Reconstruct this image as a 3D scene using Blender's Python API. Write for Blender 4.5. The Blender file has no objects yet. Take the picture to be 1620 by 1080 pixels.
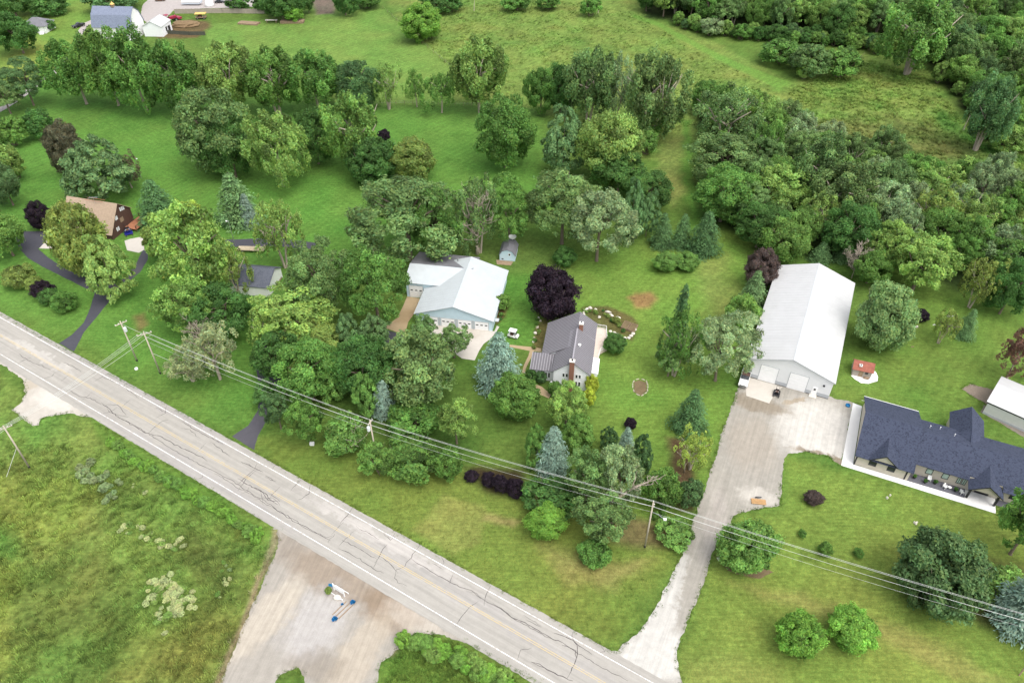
import bpy, math, random
import numpy as np
from mathutils import Vector, Matrix

# ------------------------------------------------------------------ camera, sky, sun, exposure
scene = bpy.context.scene
CAM_H, CAM_F, CAM_PITCH = 105.7, 1190.0, math.radians(40.2)
cam_data = bpy.data.cameras.new("camera")
cam_data.sensor_width = 36.0
cam_data.lens = 36.0 * CAM_F / 1620.0
cam_data.clip_start = 1.0
cam_data.clip_end = 9000.0
camera = bpy.data.objects.new("camera", cam_data)
scene.collection.objects.link(camera)
camera.location = (0, 0, CAM_H)
camera.rotation_euler = (math.pi / 2 - CAM_PITCH, 0, 0)
scene.camera = camera

SUN_EL, SUN_AZ = math.radians(64), math.radians(138)      # azimuth measured from +Y towards +X
world = bpy.data.worlds.new("World")
scene.world = world
world.use_nodes = True
wn = world.node_tree.nodes
sky = wn.new("ShaderNodeTexSky")
sky.sky_type = 'NISHITA'
sky.sun_disc = False
sky.sun_elevation = SUN_EL
sky.sun_rotation = SUN_AZ
sky.air_density = 1.0
sky.dust_density = 4.0
sky.ozone_density = 1.0
wn["Background"].inputs[1].default_value = 0.15
overcast = wn.new("ShaderNodeHueSaturation")          # thin even cloud: the same sky, paler
overcast.inputs["Saturation"].default_value = 0.35
world.node_tree.links.new(sky.outputs[0], overcast.inputs["Color"])
world.node_tree.links.new(overcast.outputs[0], wn["Background"].inputs[0])
sun_data = bpy.data.lights.new("sun", 'SUN')
sun_data.energy = 0.65
sun_data.angle = math.radians(75)
sun_data.color = (1.0, 0.93, 0.82)
sun = bpy.data.objects.new("sun", sun_data)
scene.collection.objects.link(sun)
sun.rotation_euler = Vector((math.sin(SUN_AZ) * math.cos(SUN_EL), math.cos(SUN_AZ) * math.cos(SUN_EL),
                             math.sin(SUN_EL))).to_track_quat('Z', 'Y').to_euler()
scene.view_settings.view_transform = 'Standard'
scene.view_settings.look = 'None'
scene.view_settings.gamma = 1.0
scene.view_settings.use_curve_mapping = False
scene.view_settings.exposure = 1.08
scene.cycles.max_bounces = 6
scene.cycles.diffuse_bounces = 4
scene.cycles.transmission_bounces = 3
scene.cycles.transparent_max_bounces = 4
scene.cycles.use_denoising = True

C = scene.collection
rng = random.Random(11)
nrng = np.random.default_rng(11)
PI = math.pi

# ------------------------------------------------------------------ helpers
def G(x, y, z=0.0):
    """Place on the map (metres) of a point seen at photograph pixel x, y and standing z above the ground."""
    u, v = (x - 810) / CAM_F, (540 - y) / CAM_F
    c, s = math.cos(CAM_PITCH), math.sin(CAM_PITCH)
    d = (u, c + v * s, -s + v * c)
    t = (z - CAM_H) / d[2]
    return Vector((d[0] * t, d[1] * t, z))

def tag(o, label=None, cat=None, group=None, kind=None):
    if label: o["label"] = label
    if cat: o["category"] = cat
    if group: o["group"] = group
    if kind: o["kind"] = kind
    return o

def thing(name, label, cat, loc=(0, 0, 0), rz=0.0, group=None):
    o = bpy.data.objects.new(name, None)
    o.empty_display_size = 0.3
    C.objects.link(o)
    o.location = loc
    o.rotation_euler = (0, 0, rz)
    return tag(o, label, cat, group)

def copy_tree(o, parent=None):
    c = o.copy()
    C.objects.link(c)
    c.parent = parent
    for ch in o.children:
        copy_tree(ch, c)
    return c

class MB:
    """Collects shapes; build() links them as one mesh object."""
    def __init__(self):
        self.v, self.f = [], []
    def add(self, vs, fs):
        n = len(self.v)
        self.v += [tuple(p) for p in vs]
        self.f += [tuple(i + n for i in f) for f in fs]
        return self
    def box(self, x0, x1, y0, y1, z0, z1):
        return self.add([(x0, y0, z0), (x1, y0, z0), (x1, y1, z0), (x0, y1, z0),
                         (x0, y0, z1), (x1, y0, z1), (x1, y1, z1), (x0, y1, z1)],
                        [(0, 3, 2, 1), (4, 5, 6, 7), (0, 1, 5, 4), (1, 2, 6, 5), (2, 3, 7, 6), (3, 0, 4, 7)])
    def extrude(self, pts, off):
        off = Vector(off)
        a = [Vector(p) for p in pts]
        n = len(a)
        return self.add(a + [p + off for p in a],
                        [tuple(range(n)), tuple(range(2 * n - 1, n - 1, -1))] +
                        [(i, i + n, (i + 1) % n + n, (i + 1) % n) for i in range(n)])
    def slab(self, pts, t):
        a = [Vector(p) for p in pts]
        nrm = (a[1] - a[0]).cross(a[2] - a[0]).normalized()
        if nrm.z < 0: nrm = -nrm
        return self.extrude(a, -nrm * t)
    def prism(self, pts, z0, z1):
        return self.extrude([(p[0], p[1], z0) for p in pts], (0, 0, z1 - z0))
    def tube(self, p0, p1, r0, r1=None, n=8, cap=True):
        p0, p1 = Vector(p0), Vector(p1)
        r1 = r0 if r1 is None else r1
        d = (p1 - p0).normalized()
        a = d.orthogonal().normalized()
        b = d.cross(a)
        vs = []
        for p, r in ((p0, r0), (p1, r1)):
            for k in range(n):
                t = 2 * PI * k / n
                vs.append(p + (a * math.cos(t) + b * math.sin(t)) * r)
        fs = [(k, (k + 1) % n, (k + 1) % n + n, k + n) for k in range(n)]
        if cap: fs += [tuple(range(n - 1, -1, -1)), tuple(range(n, 2 * n))]
        return self.add(vs, fs)
    def path(self, pts, rs, n=6):
        pts = [Vector(p) for p in pts]
        vs, fs = [], []
        for i, p in enumerate(pts):
            d = (pts[min(i + 1, len(pts) - 1)] - pts[max(i - 1, 0)]).normalized()
            a = d.cross(Vector((0.31, 0.87, 0.21))).normalized()
            b = d.cross(a)
            r = rs[i] if isinstance(rs, (list, tuple)) else rs
            for k in range(n):
                t = 2 * PI * k / n
                vs.append(p + (a * math.cos(t) + b * math.sin(t)) * r)
        for i in range(len(pts) - 1):
            for k in range(n):
                fs.append((i * n + k, i * n + (k + 1) % n, (i + 1) * n + (k + 1) % n, (i + 1) * n + k))
        fs += [tuple(range(n - 1, -1, -1)), tuple((len(pts) - 1) * n + k for k in range(n))]
        return self.add(vs, fs)
    def lathe(self, prof, cx=0, cy=0, n=14):
        vs, fs = [], []
        for r, z in prof:
            for k in range(n):
                t = 2 * PI * k / n
                vs.append((cx + r * math.cos(t), cy + r * math.sin(t), z))
        for i in range(len(prof) - 1):
            for k in range(n):
                fs.append((i * n + k, i * n + (k + 1) % n, (i + 1) * n + (k + 1) % n, (i + 1) * n + k))
        fs += [tuple(range(n - 1, -1, -1)), tuple((len(prof) - 1) * n + k for k in range(n))]
        return self.add(vs, fs)
    def rock(self, cx, cy, cz, rx, ry, rz, seed=0):
        r = random.Random(seed)
        vs, fs, n = [], [], 7
        for i, (rr, zz) in enumerate(((.75, -.5), (1, 0), (.8, .55), (.35, .95))):
            for k in range(n):
                t = 2 * PI * k / n + i * .3
                q = rr * (0.78 + .4 * r.random())
                vs.append((cx + q * rx * math.cos(t), cy + q * ry * math.sin(t), cz + rz * (zz + .15 * r.random())))
        for i in range(3):
            for k in range(n):
                fs.append((i * n + k, i * n + (k + 1) % n, (i + 1) * n + (k + 1) % n, (i + 1) * n + k))
        fs += [tuple(range(n - 1, -1, -1)), tuple(3 * n + k for k in range(n))]
        return self.add(vs, fs)
    def build(self, name, mat, parent=None, smooth=False, bevel=0.0):
        me = bpy.data.meshes.new(name)
        me.from_pydata(self.v, [], self.f)
        me.update()
        import bmesh
        bm = bmesh.new(); bm.from_mesh(me)
        bmesh.ops.recalc_face_normals(bm, faces=bm.faces)
        bm.to_mesh(me); bm.free()
        if smooth:
            for p in me.polygons: p.use_smooth = True
        me.materials.append(mat)
        o = bpy.data.objects.new(name, me)
        C.objects.link(o)
        if parent is not None: o.parent = parent
        if bevel:
            m = o.modifiers.new("bevel", 'BEVEL'); m.width = bevel; m.segments = 2; m.limit_method = 'ANGLE'
        return o

# ------------------------------------------------------------------ materials
MATS = {}
def srgb(r, g, b):
    f = lambda c: (c / 255 / 12.92) if c <= 10 else ((c / 255 + .055) / 1.055) ** 2.4
    return (f(r), f(g), f(b))

def mat(name, col, rough=.75, var=.12, scale=1.5, spec=.3, metal=0.0, bump=0.0, bscale=20.0, streak=None):
    """Plain painted / solid surface with uneven tone and fine relief."""
    if name in MATS: return MATS[name]
    m = bpy.data.materials.new(name); m.use_nodes = True
    nt = m.node_tree; N, L = nt.nodes, nt.links
    b = N["Principled BSDF"]
    b.inputs["Roughness"].default_value = rough
    b.inputs["Specular IOR Level"].default_value = spec
    b.inputs["Metallic"].default_value = metal
    tc = N.new("ShaderNodeTexCoord")
    mp = N.new("ShaderNodeMapping")
    if streak: mp.inputs["Scale"].default_value = streak
    L.new(tc.outputs["Object"], mp.inputs[0])
    n1 = N.new("ShaderNodeTexNoise"); n1.inputs["Scale"].default_value = scale; n1.inputs["Detail"].default_value = 6
    n1.inputs["Roughness"].default_value = .65
    L.new(mp.outputs[0], n1.inputs["Vector"])
    mr = N.new("ShaderNodeMapRange")
    mr.inputs["From Min"].default_value = .3; mr.inputs["From Max"].default_value = .7
    mr.inputs["To Min"].default_value = 1 - var; mr.inputs["To Max"].default_value = 1 + var
    L.new(n1.outputs[0], mr.inputs[0])
    mx = N.new("ShaderNodeMix"); mx.data_type = 'RGBA'; mx.blend_type = 'MULTIPLY'; mx.inputs[0].default_value = 1
    mx.inputs[6].default_value = (*col, 1)
    L.new(mr.outputs[0], mx.inputs[7])
    L.new(mx.outputs[2], b.inputs["Base Color"])
    if bump:
        n2 = N.new("ShaderNodeTexNoise"); n2.inputs["Scale"].default_value = bscale; n2.inputs["Detail"].default_value = 4
        L.new(tc.outputs["Object"], n2.inputs["Vector"])
        bp = N.new("ShaderNodeBump"); bp.inputs["Strength"].default_value = bump; bp.inputs["Distance"].default_value = .05
        L.new(n2.outputs[0], bp.inputs["Height"]); L.new(bp.outputs[0], b.inputs["Normal"])
    MATS[name] = m
    return m

def vnoise(x, y, cell, seed):
    """smooth value noise on numpy arrays, 0..1"""
    r = np.random.default_rng(seed).random((256, 256))
    fx, fy = x / cell, y / cell
    ix, iy = np.floor(fx).astype(int), np.floor(fy).astype(int)
    tx, ty = fx - ix, fy - iy
    tx = tx * tx * (3 - 2 * tx); ty = ty * ty * (3 - 2 * ty)
    g = lambda i, j: r[(ix + i) & 255, (iy + j) & 255]
    return (g(0, 0) * (1 - tx) + g(1, 0) * tx) * (1 - ty) + (g(0, 1) * (1 - tx) + g(1, 1) * tx) * ty

def fbm(x, y, cell, seed, octs=4):
    s, a, t = 0, 1.0, 0
    for k in range(octs):
        s = s + a * vnoise(x, y, cell / 2 ** k, seed + k); t += a; a *= .55
    return s / t

def sdist(px, py, poly):
    """signed distance (inside positive) of numpy points to a polygon"""
    inside = np.zeros(px.shape, bool)
    d2 = np.full(px.shape, 1e12)
    n = len(poly)
    for i in range(n):
        x0, y0 = poly[i][0], poly[i][1]; x1, y1 = poly[(i + 1) % n][0], poly[(i + 1) % n][1]
        ex, ey = x1 - x0, y1 - y0
        wx, wy = px - x0, py - y0
        t = np.clip((wx * ex + wy * ey) / (ex * ex + ey * ey + 1e-9), 0, 1)
        d2 = np.minimum(d2, (wx - t * ex) ** 2 + (wy - t * ey) ** 2)
        c = ((y0 > py) != (y1 > py))
        with np.errstate(divide='ignore', invalid='ignore'):
            xi = (x1 - x0) * (py - y0) / (y1 - y0 + 1e-12) + x0
        inside ^= c & (px < xi)
    d = np.sqrt(d2)
    return np.where(inside, d, -d)

def world_poly(px):
    return [tuple(G(x, y))[:2] for x, y in px]
# ------------------------------------------------------------------ the ground: one sheet, its plant cover stored per vertex
GK = 0.69
def cover(r, g, b):
    c = [v * GK for v in srgb(r, g, b)]; l = .3 * c[0] + .6 * c[1] + .1 * c[2]
    return tuple((l + (v - l) * .79) * k for v, k in zip(c, (1.03, .99, .74)))
REG = [  # outline on the photograph, colour of the plant cover, softness in m, roughness of growth, wobble in m
    ([(-200, 170), (100, 130), (560, 168), (850, 172), (860, 270), (1000, 300), (840, 330), (560, 430), (430, 600), (400, 690), (200, 570), (-200, 400)], (88, 146, 46), 5, 0.0, 3),
    ([(-200, -60), (160, -60), (150, 60), (80, 110), (-200, 190)], (112, 152, 52), 6, .1, 4),
    ([(30, 60), (100, 70), (120, 95), (60, 120), (0, 125)], (140, 165, 60), 5, .1, 4),
    ([(320, 40), (500, 22), (600, 10), (662, 62), (716, 112), (705, 166), (560, 167), (470, 110), (330, 70)], (108, 152, 58), .8, .15, .8),
    ([(610, 5), (760, -60), (1005, -20), (1020, 30), (1110, 55), (1250, 130), (1200, 155), (1100, 200), (1090, 260), (1000, 250), (850, 170), (720, 166), (715, 108), (660, 60)], (114, 146, 58), 2, .7, 2),
    ([(1000, 22), (1040, 35), (1112, 72), (1180, 105), (1252, 130), (1240, 146), (1180, 162), (1178, 156), (1228, 140), (1170, 112), (1104, 78), (1035, 40), (1000, 28)], (104, 156, 50), .8, 0, .8),
    ([(1078, 190), (1092, 190), (1096, 260), (1110, 335), (1120, 370), (1095, 370), (1080, 300)], (88, 145, 42), 1.5, 0, 2),
    ([(1040, 235), (1078, 215), (1085, 300), (1060, 330), (1045, 290)], (124, 144, 68), 2, .5, 3),
    ([(1250, 130), (1380, 80), (1480, 120), (1540, 210), (1700, 250), (1700, 420), (1450, 320), (1300, 230), (1170, 170)], (114, 148, 58), 3, .8, 4),
    ([(1280, 195), (1420, 182), (1500, 205), (1580, 248), (1540, 268), (1400, 245), (1300, 228)], (112, 130, 62), 6, .9, 7),
    ([(1300, 225), (1400, 240), (1560, 262), (1720, 290), (1720, 420), (1500, 340), (1380, 290)], (88, 122, 52), 6, 1.0, 6),
    ([(1485, 170), (1560, 228), (1660, 255), (1660, 268), (1560, 242), (1480, 195)], (84, 134, 46), 2, .6, 3),
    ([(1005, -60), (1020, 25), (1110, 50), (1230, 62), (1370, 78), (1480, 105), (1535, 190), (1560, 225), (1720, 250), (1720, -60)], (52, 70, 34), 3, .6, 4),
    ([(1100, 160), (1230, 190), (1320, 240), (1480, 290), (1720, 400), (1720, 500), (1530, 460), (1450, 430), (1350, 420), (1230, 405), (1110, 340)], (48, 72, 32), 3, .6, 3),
    ([(830, 420), (1010, 395), (1180, 365), (1185, 520), (1110, 800), (1000, 860), (940, 740), (935, 620), (860, 520)], (108, 150, 46), 4, .05, 3),
    ([(760, 430), (850, 430), (850, 545), (790, 545)], (84, 144, 40), 2, 0, 2),
    ([(700, 380), (900, 380), (900, 420), (760, 430)], (92, 130, 48), 4, .1, 3),
    ([(1095, 415), (1150, 405), (1165, 470), (1150, 520), (1120, 500), (1110, 450)], (128, 148, 66), 3, .1, 3),
    ([(994, 470), (1004, 463), (1030, 463), (1041, 474), (1032, 486), (1008, 487)], (158, 128, 84), 1.2, .2, 1.2),
    ([(400, 700), (600, 720), (760, 745), (1060, 860), (1072, 895), (975, 1030), (640, 880), (430, 750)], (112, 138, 46), 3, .1, 3),
    ([(705, 785), (770, 800), (765, 860), (722, 880), (655, 840)], (134, 146, 66), .8, .15, 1.0),
    ([(770, 810), (825, 822), (815, 832), (765, 820)], (146, 140, 84), .8, .15, 1.0),
    ([(850, 862), (950, 895), (1035, 880), (1030, 900), (985, 935), (900, 915)], (138, 140, 76), 2.0, .2, 2.5),
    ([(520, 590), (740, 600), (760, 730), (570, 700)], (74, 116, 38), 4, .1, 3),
    ([(1240, 720), (1330, 742), (1580, 815), (1720, 840), (1720, 1120), (1080, 1120), (1072, 1030), (1120, 900), (1160, 815), (1237, 805)], (118, 148, 50), 2, .1, 2),
    ([(1150, 925), (1250, 930), (1420, 985), (1520, 1030), (1600, 1080), (1560, 1090), (1400, 1010), (1240, 955)], (136, 148, 70), 1.5, .15, 2.5),
    ([(1080, 1030), (1150, 1040), (1300, 1090), (1080, 1090)], (128, 150, 62), 2, .15, 2.5),
    ([(1340, 555), (1460, 450), (1620, 500), (1720, 560), (1720, 740), (1560, 655), (1460, 670), (1330, 640)], (102, 142, 46), 3, .05, 3),
    ([(-300, 555), (0, 590), (50, 640), (80, 660), (140, 662), (440, 842), (430, 900), (340, 1120), (-300, 1120)], (108, 142, 54), 1.2, 1.0, 1.2),
    ([(-100, 700), (60, 760), (160, 760), (120, 860), (0, 860), (-100, 800)], (120, 150, 52), 4, 1.0, 4),
    ([(0, 830), (30, 840), (40, 880), (10, 900), (-20, 880)], (92, 142, 50), 2, .8, 2),
    ([(-60, 880), (20, 900), (30, 960), (0, 1080), (-60, 1080)], (128, 152, 52), 2.5, 1.0, 2),
    ([(60, 880), (200, 860), (240, 1000), (180, 1100), (40, 1060)], (100, 130, 50), 5, 1.0, 5),
    ([(250, 990), (340, 950), (380, 980), (330, 1090), (180, 1090)], (116, 138, 52), 4, 1.0, 4),
    ([(300, 830), (400, 860), (360, 940), (290, 900)], (98, 120, 52), 4, 1.0, 4),
    ([(145, 662), (440, 842), (424, 852), (300, 790), (150, 690)], (92, 138, 40), .8, .3, .8),
    ([(596, 1100), (606, 1047), (660, 1003), (724, 1010), (880, 1100)], (96, 132, 40), .7, .9, .7),
    ([(430, 1085), (444, 1067), (470, 1057), (482, 1070), (480, 1085)], (88, 130, 40), .5, .5, .5),
    ([(432, 836), (447, 840), (440, 870), (422, 908), (392, 978), (372, 1028), (350, 1090), (340, 1090), (364, 1027), (384, 977), (414, 905), (430, 866)], (150, 142, 118), .5, .3, .8),
    ([(940, 800), (990, 805), (1060, 830), (1070, 862), (1000, 862), (950, 850)], (124, 116, 78), 1.5, .2, 1.5),
    ([(1056, 690), (1085, 690), (1100, 770), (1100, 810), (1078, 810), (1065, 760)], (104, 84, 66), 1.0, .2, 1.2),
    ([(1132, 880), (1150, 876), (1200, 905), (1190, 914), (1150, 900)], (122, 96, 76), .6, .2, .6),
    ([(1425, 880), (1560, 890), (1640, 900), (1640, 1010), (1540, 980), (1440, 950)], (92, 100, 52), 2, .2, 2),
    ([(240, 52), (300, 30), (330, 34), (330, 46), (310, 60), (250, 62)], (118, 96, 72), 2, .3, 2),
    ([(488, -10), (528, -10), (530, 22), (500, 24)], (120, 108, 110), 1.5, .2, 1.5),
    ([(590, 1006), (600, 1000), (640, 1014), (620, 1034)], (140, 132, 104), .6, .3, .8),
    ([(210, 500), (225, 495), (232, 515), (215, 525)], (128, 120, 74), 1.0, .2, 1),
    ([(862, 500), (868, 508), (858, 558), (843, 552), (846, 520)], (106, 106, 60), .4, .3, .5),
    ([(918, 486), (960, 484), (1000, 500), (1012, 512), (1000, 540), (985, 530), (940, 515)], (104, 104, 60), .5, .3, .6),
    ([(788, 470), (802, 480), (800, 500), (786, 515), (783, 508)], (92, 84, 52), .5, .3, .5),
    ([(1003, 604), (1012, 601), (1022, 605), (1023, 618), (1014, 625), (1004, 620)], (112, 100, 62), .25, .2, .2),
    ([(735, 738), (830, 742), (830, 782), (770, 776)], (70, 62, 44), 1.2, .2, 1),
    ([(120, 600), (430, 770), (640, 880), (636, 886), (425, 776), (115, 606)], (122, 128, 60), .6, .2, .6),
]
def make_ground():
    ys, y = [], 28.0
    while y < 430:
        ys.append(y); y += .2 + .0036 * (y - 28)
    ys = np.array(ys)
    nc = 640
    s = np.linspace(-1, 1, nc)
    half = .681 * (.7638 * ys + 68.2) * 1.14 + 2
    X = half[:, None] * s[None, :]
    Y = np.repeat(ys[:, None], nc, 1)
    x, y = X.ravel(), Y.ravel()
    nv = x.size
    col = np.empty((nv, 4)); col[:, :3] = cover(92, 132, 44); col[:, 3] = .1
    wx = fbm(x, y, 6, 5) * 2 - 1; wy = fbm(x, y, 6, 9) * 2 - 1
    for k, (poly, rgb, soft, rough, wob) in enumerate(REG):
        wp = world_poly(poly)
        w = np.array(wp)
        pad = soft * 2 + wob * 2 + 2
        sel = np.where((x > w[:, 0].min() - pad) & (x < w[:, 0].max() + pad) & (y > w[:, 1].min() - pad) & (y < w[:, 1].max() + pad))[0]
        if sel.size == 0: continue
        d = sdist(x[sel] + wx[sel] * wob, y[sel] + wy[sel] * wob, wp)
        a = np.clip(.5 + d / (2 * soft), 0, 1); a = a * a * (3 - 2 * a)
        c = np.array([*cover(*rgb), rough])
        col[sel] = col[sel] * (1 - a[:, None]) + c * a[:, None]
    # uneven growth: yellower and greener drifts, stronger in the rough
    n1 = fbm(x, y, 14, 21) - .5; n2 = fbm(x, y, 3.2, 31) - .5; n3 = fbm(x, y, .9, 41, 3) - .5
    r = col[:, 3]
    n4 = fbm(x, y, .45, 61, 2) - .5
    k = 1 + n1 * (.26 + .2 * r) + n2 * (.32 + .25 * r) + n3 * (.34 + .4 * r) + n4 * (.3 + .5 * r)
    col[:, :3] *= np.clip(k, .45, 1.7)[:, None]
    hue = (fbm(x, y, 9, 51) - .5) * (.3 + .3 * r)
    col[:, 0] *= 1 + hue * 1.1; col[:, 2] *= 1 + hue * .5
    nr = len(ys)
    idx = np.arange(nr * nc).reshape(nr, nc)
    q = np.stack([idx[:-1, :-1], idx[:-1, 1:], idx[1:, 1:], idx[1:, :-1]], -1).reshape(-1, 4)
    vs = np.zeros((nv + 4, 3)); vs[:nv, 0] = x; vs[:nv, 1] = y
    B = 4500
    vs[nv:] = [(-B, -B, -.05), (B, -B, -.05), (B, B, -.05), (-B, B, -.05)]
    q = np.concatenate([q, [[nv, nv + 1, nv + 2, nv + 3]]])
    col = np.concatenate([col, np.tile([*cover(88, 122, 46), .4], (4, 1))])
    me = bpy.data.meshes.new("ground")
    me.vertices.add(len(vs)); me.vertices.foreach_set("co", vs.astype(np.float32).ravel())
    me.loops.add(q.size); me.loops.foreach_set("vertex_index", q.astype(np.int32).ravel())
    me.polygons.add(len(q)); me.polygons.foreach_set("loop_start", (np.arange(len(q)) * 4).astype(np.int32))
    me.update(calc_edges=True)
    at = me.attributes.new("cover", 'FLOAT_COLOR', 'POINT')
    at.data.foreach_set("color", col.astype(np.float32).ravel())
    o = bpy.data.objects.new("ground", me); C.objects.link(o)
    tag(o, "mown lawns, meadows and rough grass around the houses", "ground", kind="structure")
    # cover material
    m = bpy.data.materials.new("grass_cover"); m.use_nodes = True
    N, L = m.node_tree.nodes, m.node_tree.links
    b = N["Principled BSDF"]; b.inputs["Roughness"].default_value = .95; b.inputs["Specular IOR Level"].default_value = .1
    a = N.new("ShaderNodeAttribute"); a.attribute_name = "cover"
    ge = N.new("ShaderNodeNewGeometry")
    def noise(sc, det=3, vec=None, rough=.6):
        n = N.new("ShaderNodeTexNoise"); n.inputs["Scale"].default_value = sc; n.inputs["Detail"].default_value = det
        n.inputs["Roughness"].default_value = rough
        L.new(vec or ge.outputs["Position"], n.inputs["Vector"]); return n.outputs[0]
    def rng_(src, lo, hi, f0=.3, f1=.7):
        r_ = N.new("ShaderNodeMapRange"); r_.inputs["From Min"].default_value = f0; r_.inputs["From Max"].default_value = f1
        r_.inputs["To Min"].default_value = lo; r_.inputs["To Max"].default_value = hi; L.new(src, r_.inputs[0]); return r_.outputs[0]
    def mul(p, q_):
        t = N.new("ShaderNodeMath"); t.operation = 'MULTIPLY'; L.new(p, t.inputs[0]); L.new(q_, t.inputs[1]); return t.outputs[0]
    mp = N.new("ShaderNodeMapping"); mp.inputs["Rotation"].default_value = (0, 0, math.radians(33)); mp.inputs["Scale"].default_value = (.25, 2.2, 1)
    L.new(ge.outputs["Position"], mp.inputs[0])
    f = mul(mul(rng_(noise(7, 4), .72, 1.28), rng_(noise(1.7, 3), .8, 1.2)), rng_(noise(1.1, 3, mp.outputs[0]), .84, 1.16))
    f = mul(f, rng_(noise(22, 2), .72, 1.28))
    for ang, per, amp, msc in ((math.radians(38), 2.1, .12, .045), (math.radians(-48), 1.7, .1, .06)):     # mowing passes
        w_ = N.new("ShaderNodeTexWave"); w_.inputs["Scale"].default_value = .3 / per * 1.05; w_.inputs["Distortion"].default_value = 5.0
        w_.inputs["Detail"].default_value = 2; w_.inputs["Detail Scale"].default_value = .35
        m2 = N.new("ShaderNodeMapping"); m2.inputs["Rotation"].default_value = (0, 0, ang); L.new(ge.outputs["Position"], m2.inputs[0]); L.new(m2.outputs[0], w_.inputs["Vector"])
        mk = rng_(noise(msc, 1, m2.outputs[0]), 0, amp, .42, .58)
        t1 = N.new("ShaderNodeMath"); t1.operation = 'SUBTRACT'; L.new(w_.outputs["Fac"], t1.inputs[0]); t1.inputs[1].default_value = .5
        t2 = N.new("ShaderNodeMath"); t2.operation = 'MULTIPLY_ADD'; L.new(t1.outputs[0], t2.inputs[0]); L.new(mk, t2.inputs[1]); t2.inputs[2].default_value = 1
        f = mul(f, t2.outputs[0])
    mx = N.new("ShaderNodeMix"); mx.data_type = 'RGBA'; mx.blend_type = 'MULTIPLY'; mx.inputs[0].default_value = 1
    L.new(a.outputs["Color"], mx.inputs[6]); L.new(f, mx.inputs[7])
    hs = N.new("ShaderNodeHueSaturation"); L.new(mx.outputs[2], hs.inputs["Color"])
    L.new(rng_(noise(3.1, 2), .485, .515), hs.inputs["Hue"])
    L.new(hs.outputs[0], b.inputs["Base Color"])
    bp = N.new("ShaderNodeBump"); bp.inputs["Strength"].default_value = .6; bp.inputs["Distance"].default_value = .12
    L.new(noise(9, 4), bp.inputs["Height"]); L.new(bp.outputs[0], b.inputs["Normal"])
    me.materials.append(m)
    return x, y, col
GX, GY, GCOL = make_ground()

# ------------------------------------------------------------------ loose and paved surfaces
def patchy(name, base, patches, rough=.9, fine=.18, scale=12, bump=.4, streak=None):
    """Ground surface with soft patches of other material: (colour, x, y, rx, ry, angle, strength) on the map."""
    m = bpy.data.materials.new(name); m.use_nodes = True
    N, L = m.node_tree.nodes, m.node_tree.links
    b = N["Principled BSDF"]; b.inputs["Roughness"].default_value = rough; b.inputs["Specular IOR Level"].default_value = .2
    ge = N.new("ShaderNodeNewGeometry")
    def noise(sc, det, vec):
        n = N.new("ShaderNodeTexNoise"); n.inputs["Scale"].default_value = sc; n.inputs["Detail"].default_value = det
        n.inputs["Roughness"].default_value = .65
        L.new(vec, n.inputs["Vector"]); return n
    wob = noise(.35, 4, ge.outputs["Position"])
    sub = N.new("ShaderNodeVectorMath"); sub.operation = 'MULTIPLY_ADD'
    L.new(wob.outputs["Color"], sub.inputs[0]); sub.inputs[1].default_value = (5, 5, 0)
    L.new(ge.outputs["Position"], sub.inputs[2])
    cur = None
    rgb = N.new("ShaderNodeRGB"); rgb.outputs[0].default_value = (*base, 1); cur = rgb.outputs[0]
    for (c, px, py, rx, ry, ang, st) in patches:
        mp = N.new("ShaderNodeMapping"); mp.vector_type = 'TEXTURE'
        mp.inputs["Location"].default_value = (px + 2.5, py + 2.5, 0); mp.inputs["Rotation"].default_value = (0, 0, ang)
        mp.inputs["Scale"].default_value = (rx, ry, 1e6)
        L.new(sub.outputs[0], mp.inputs[0])
        ln = N.new("ShaderNodeVectorMath"); ln.operation = 'LENGTH'; L.new(mp.outputs[0], ln.inputs[0])
        r_ = N.new("ShaderNodeMapRange"); r_.interpolation_type = 'SMOOTHSTEP'
        r_.inputs["From Min"].default_value = .55; r_.inputs["From Max"].default_value = 1.2
        r_.inputs["To Min"].default_value = st; r_.inputs["To Max"].default_value = 0
        L.new(ln.outputs["Value"], r_.inputs[0])
        mx = N.new("ShaderNodeMix"); mx.data_type = 'RGBA'; L.new(r_.outputs[0], mx.inputs[0])
        L.new(cur, mx.inputs[6]); mx.inputs[7].default_value = (*c, 1); cur = mx.outputs[2]
    vec = ge.outputs["Position"]
    if streak:
        sm = N.new("ShaderNodeMapping"); sm.inputs["Rotation"].default_value = (0, 0, -streak); 
        L.new(vec, sm.inputs[0])
        s2 = N.new("ShaderNodeMapping"); s2.inputs["Scale"].default_value = (.06, 1.6, 1); L.new(sm.outputs[0], s2.inputs[0])
        vs_ = s2.outputs[0]
    for sc, det, amp, v in ((scale, 4, fine, vec), (.8, 4, fine * .6, vec)) + (((1.0, 3, .12, vs_),) if streak else ()):
        n = noise(sc, det, v)
        r_ = N.new("ShaderNodeMapRange"); r_.inputs["From Min"].default_value = .3; r_.inputs["From Max"].default_value = .7
        r_.inputs["To Min"].default_value = 1 - amp; r_.inputs["To Max"].default_value = 1 + amp; L.new(n.outputs[0], r_.inputs[0])
        mx = N.new("ShaderNodeMix"); mx.data_type = 'RGBA'; mx.blend_type = 'MULTIPLY'; mx.inputs[0].default_value = 1
        L.new(cur, mx.inputs[6]); L.new(r_.outputs[0], mx.inputs[7]); cur = mx.outputs[2]
    L.new(cur, b.inputs["Base Color"])
    bp = N.new("ShaderNodeBump"); bp.inputs["Strength"].default_value = bump; bp.inputs["Distance"].default_value = .04
    n = noise(scale * 1.5, 3, vec); L.new(n.outputs[0], bp.inputs["Height"]); L.new(bp.outputs[0], b.inputs["Normal"])
    return m

def at(px, py):
    g = G(px, py); return g.x, g.y

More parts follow.
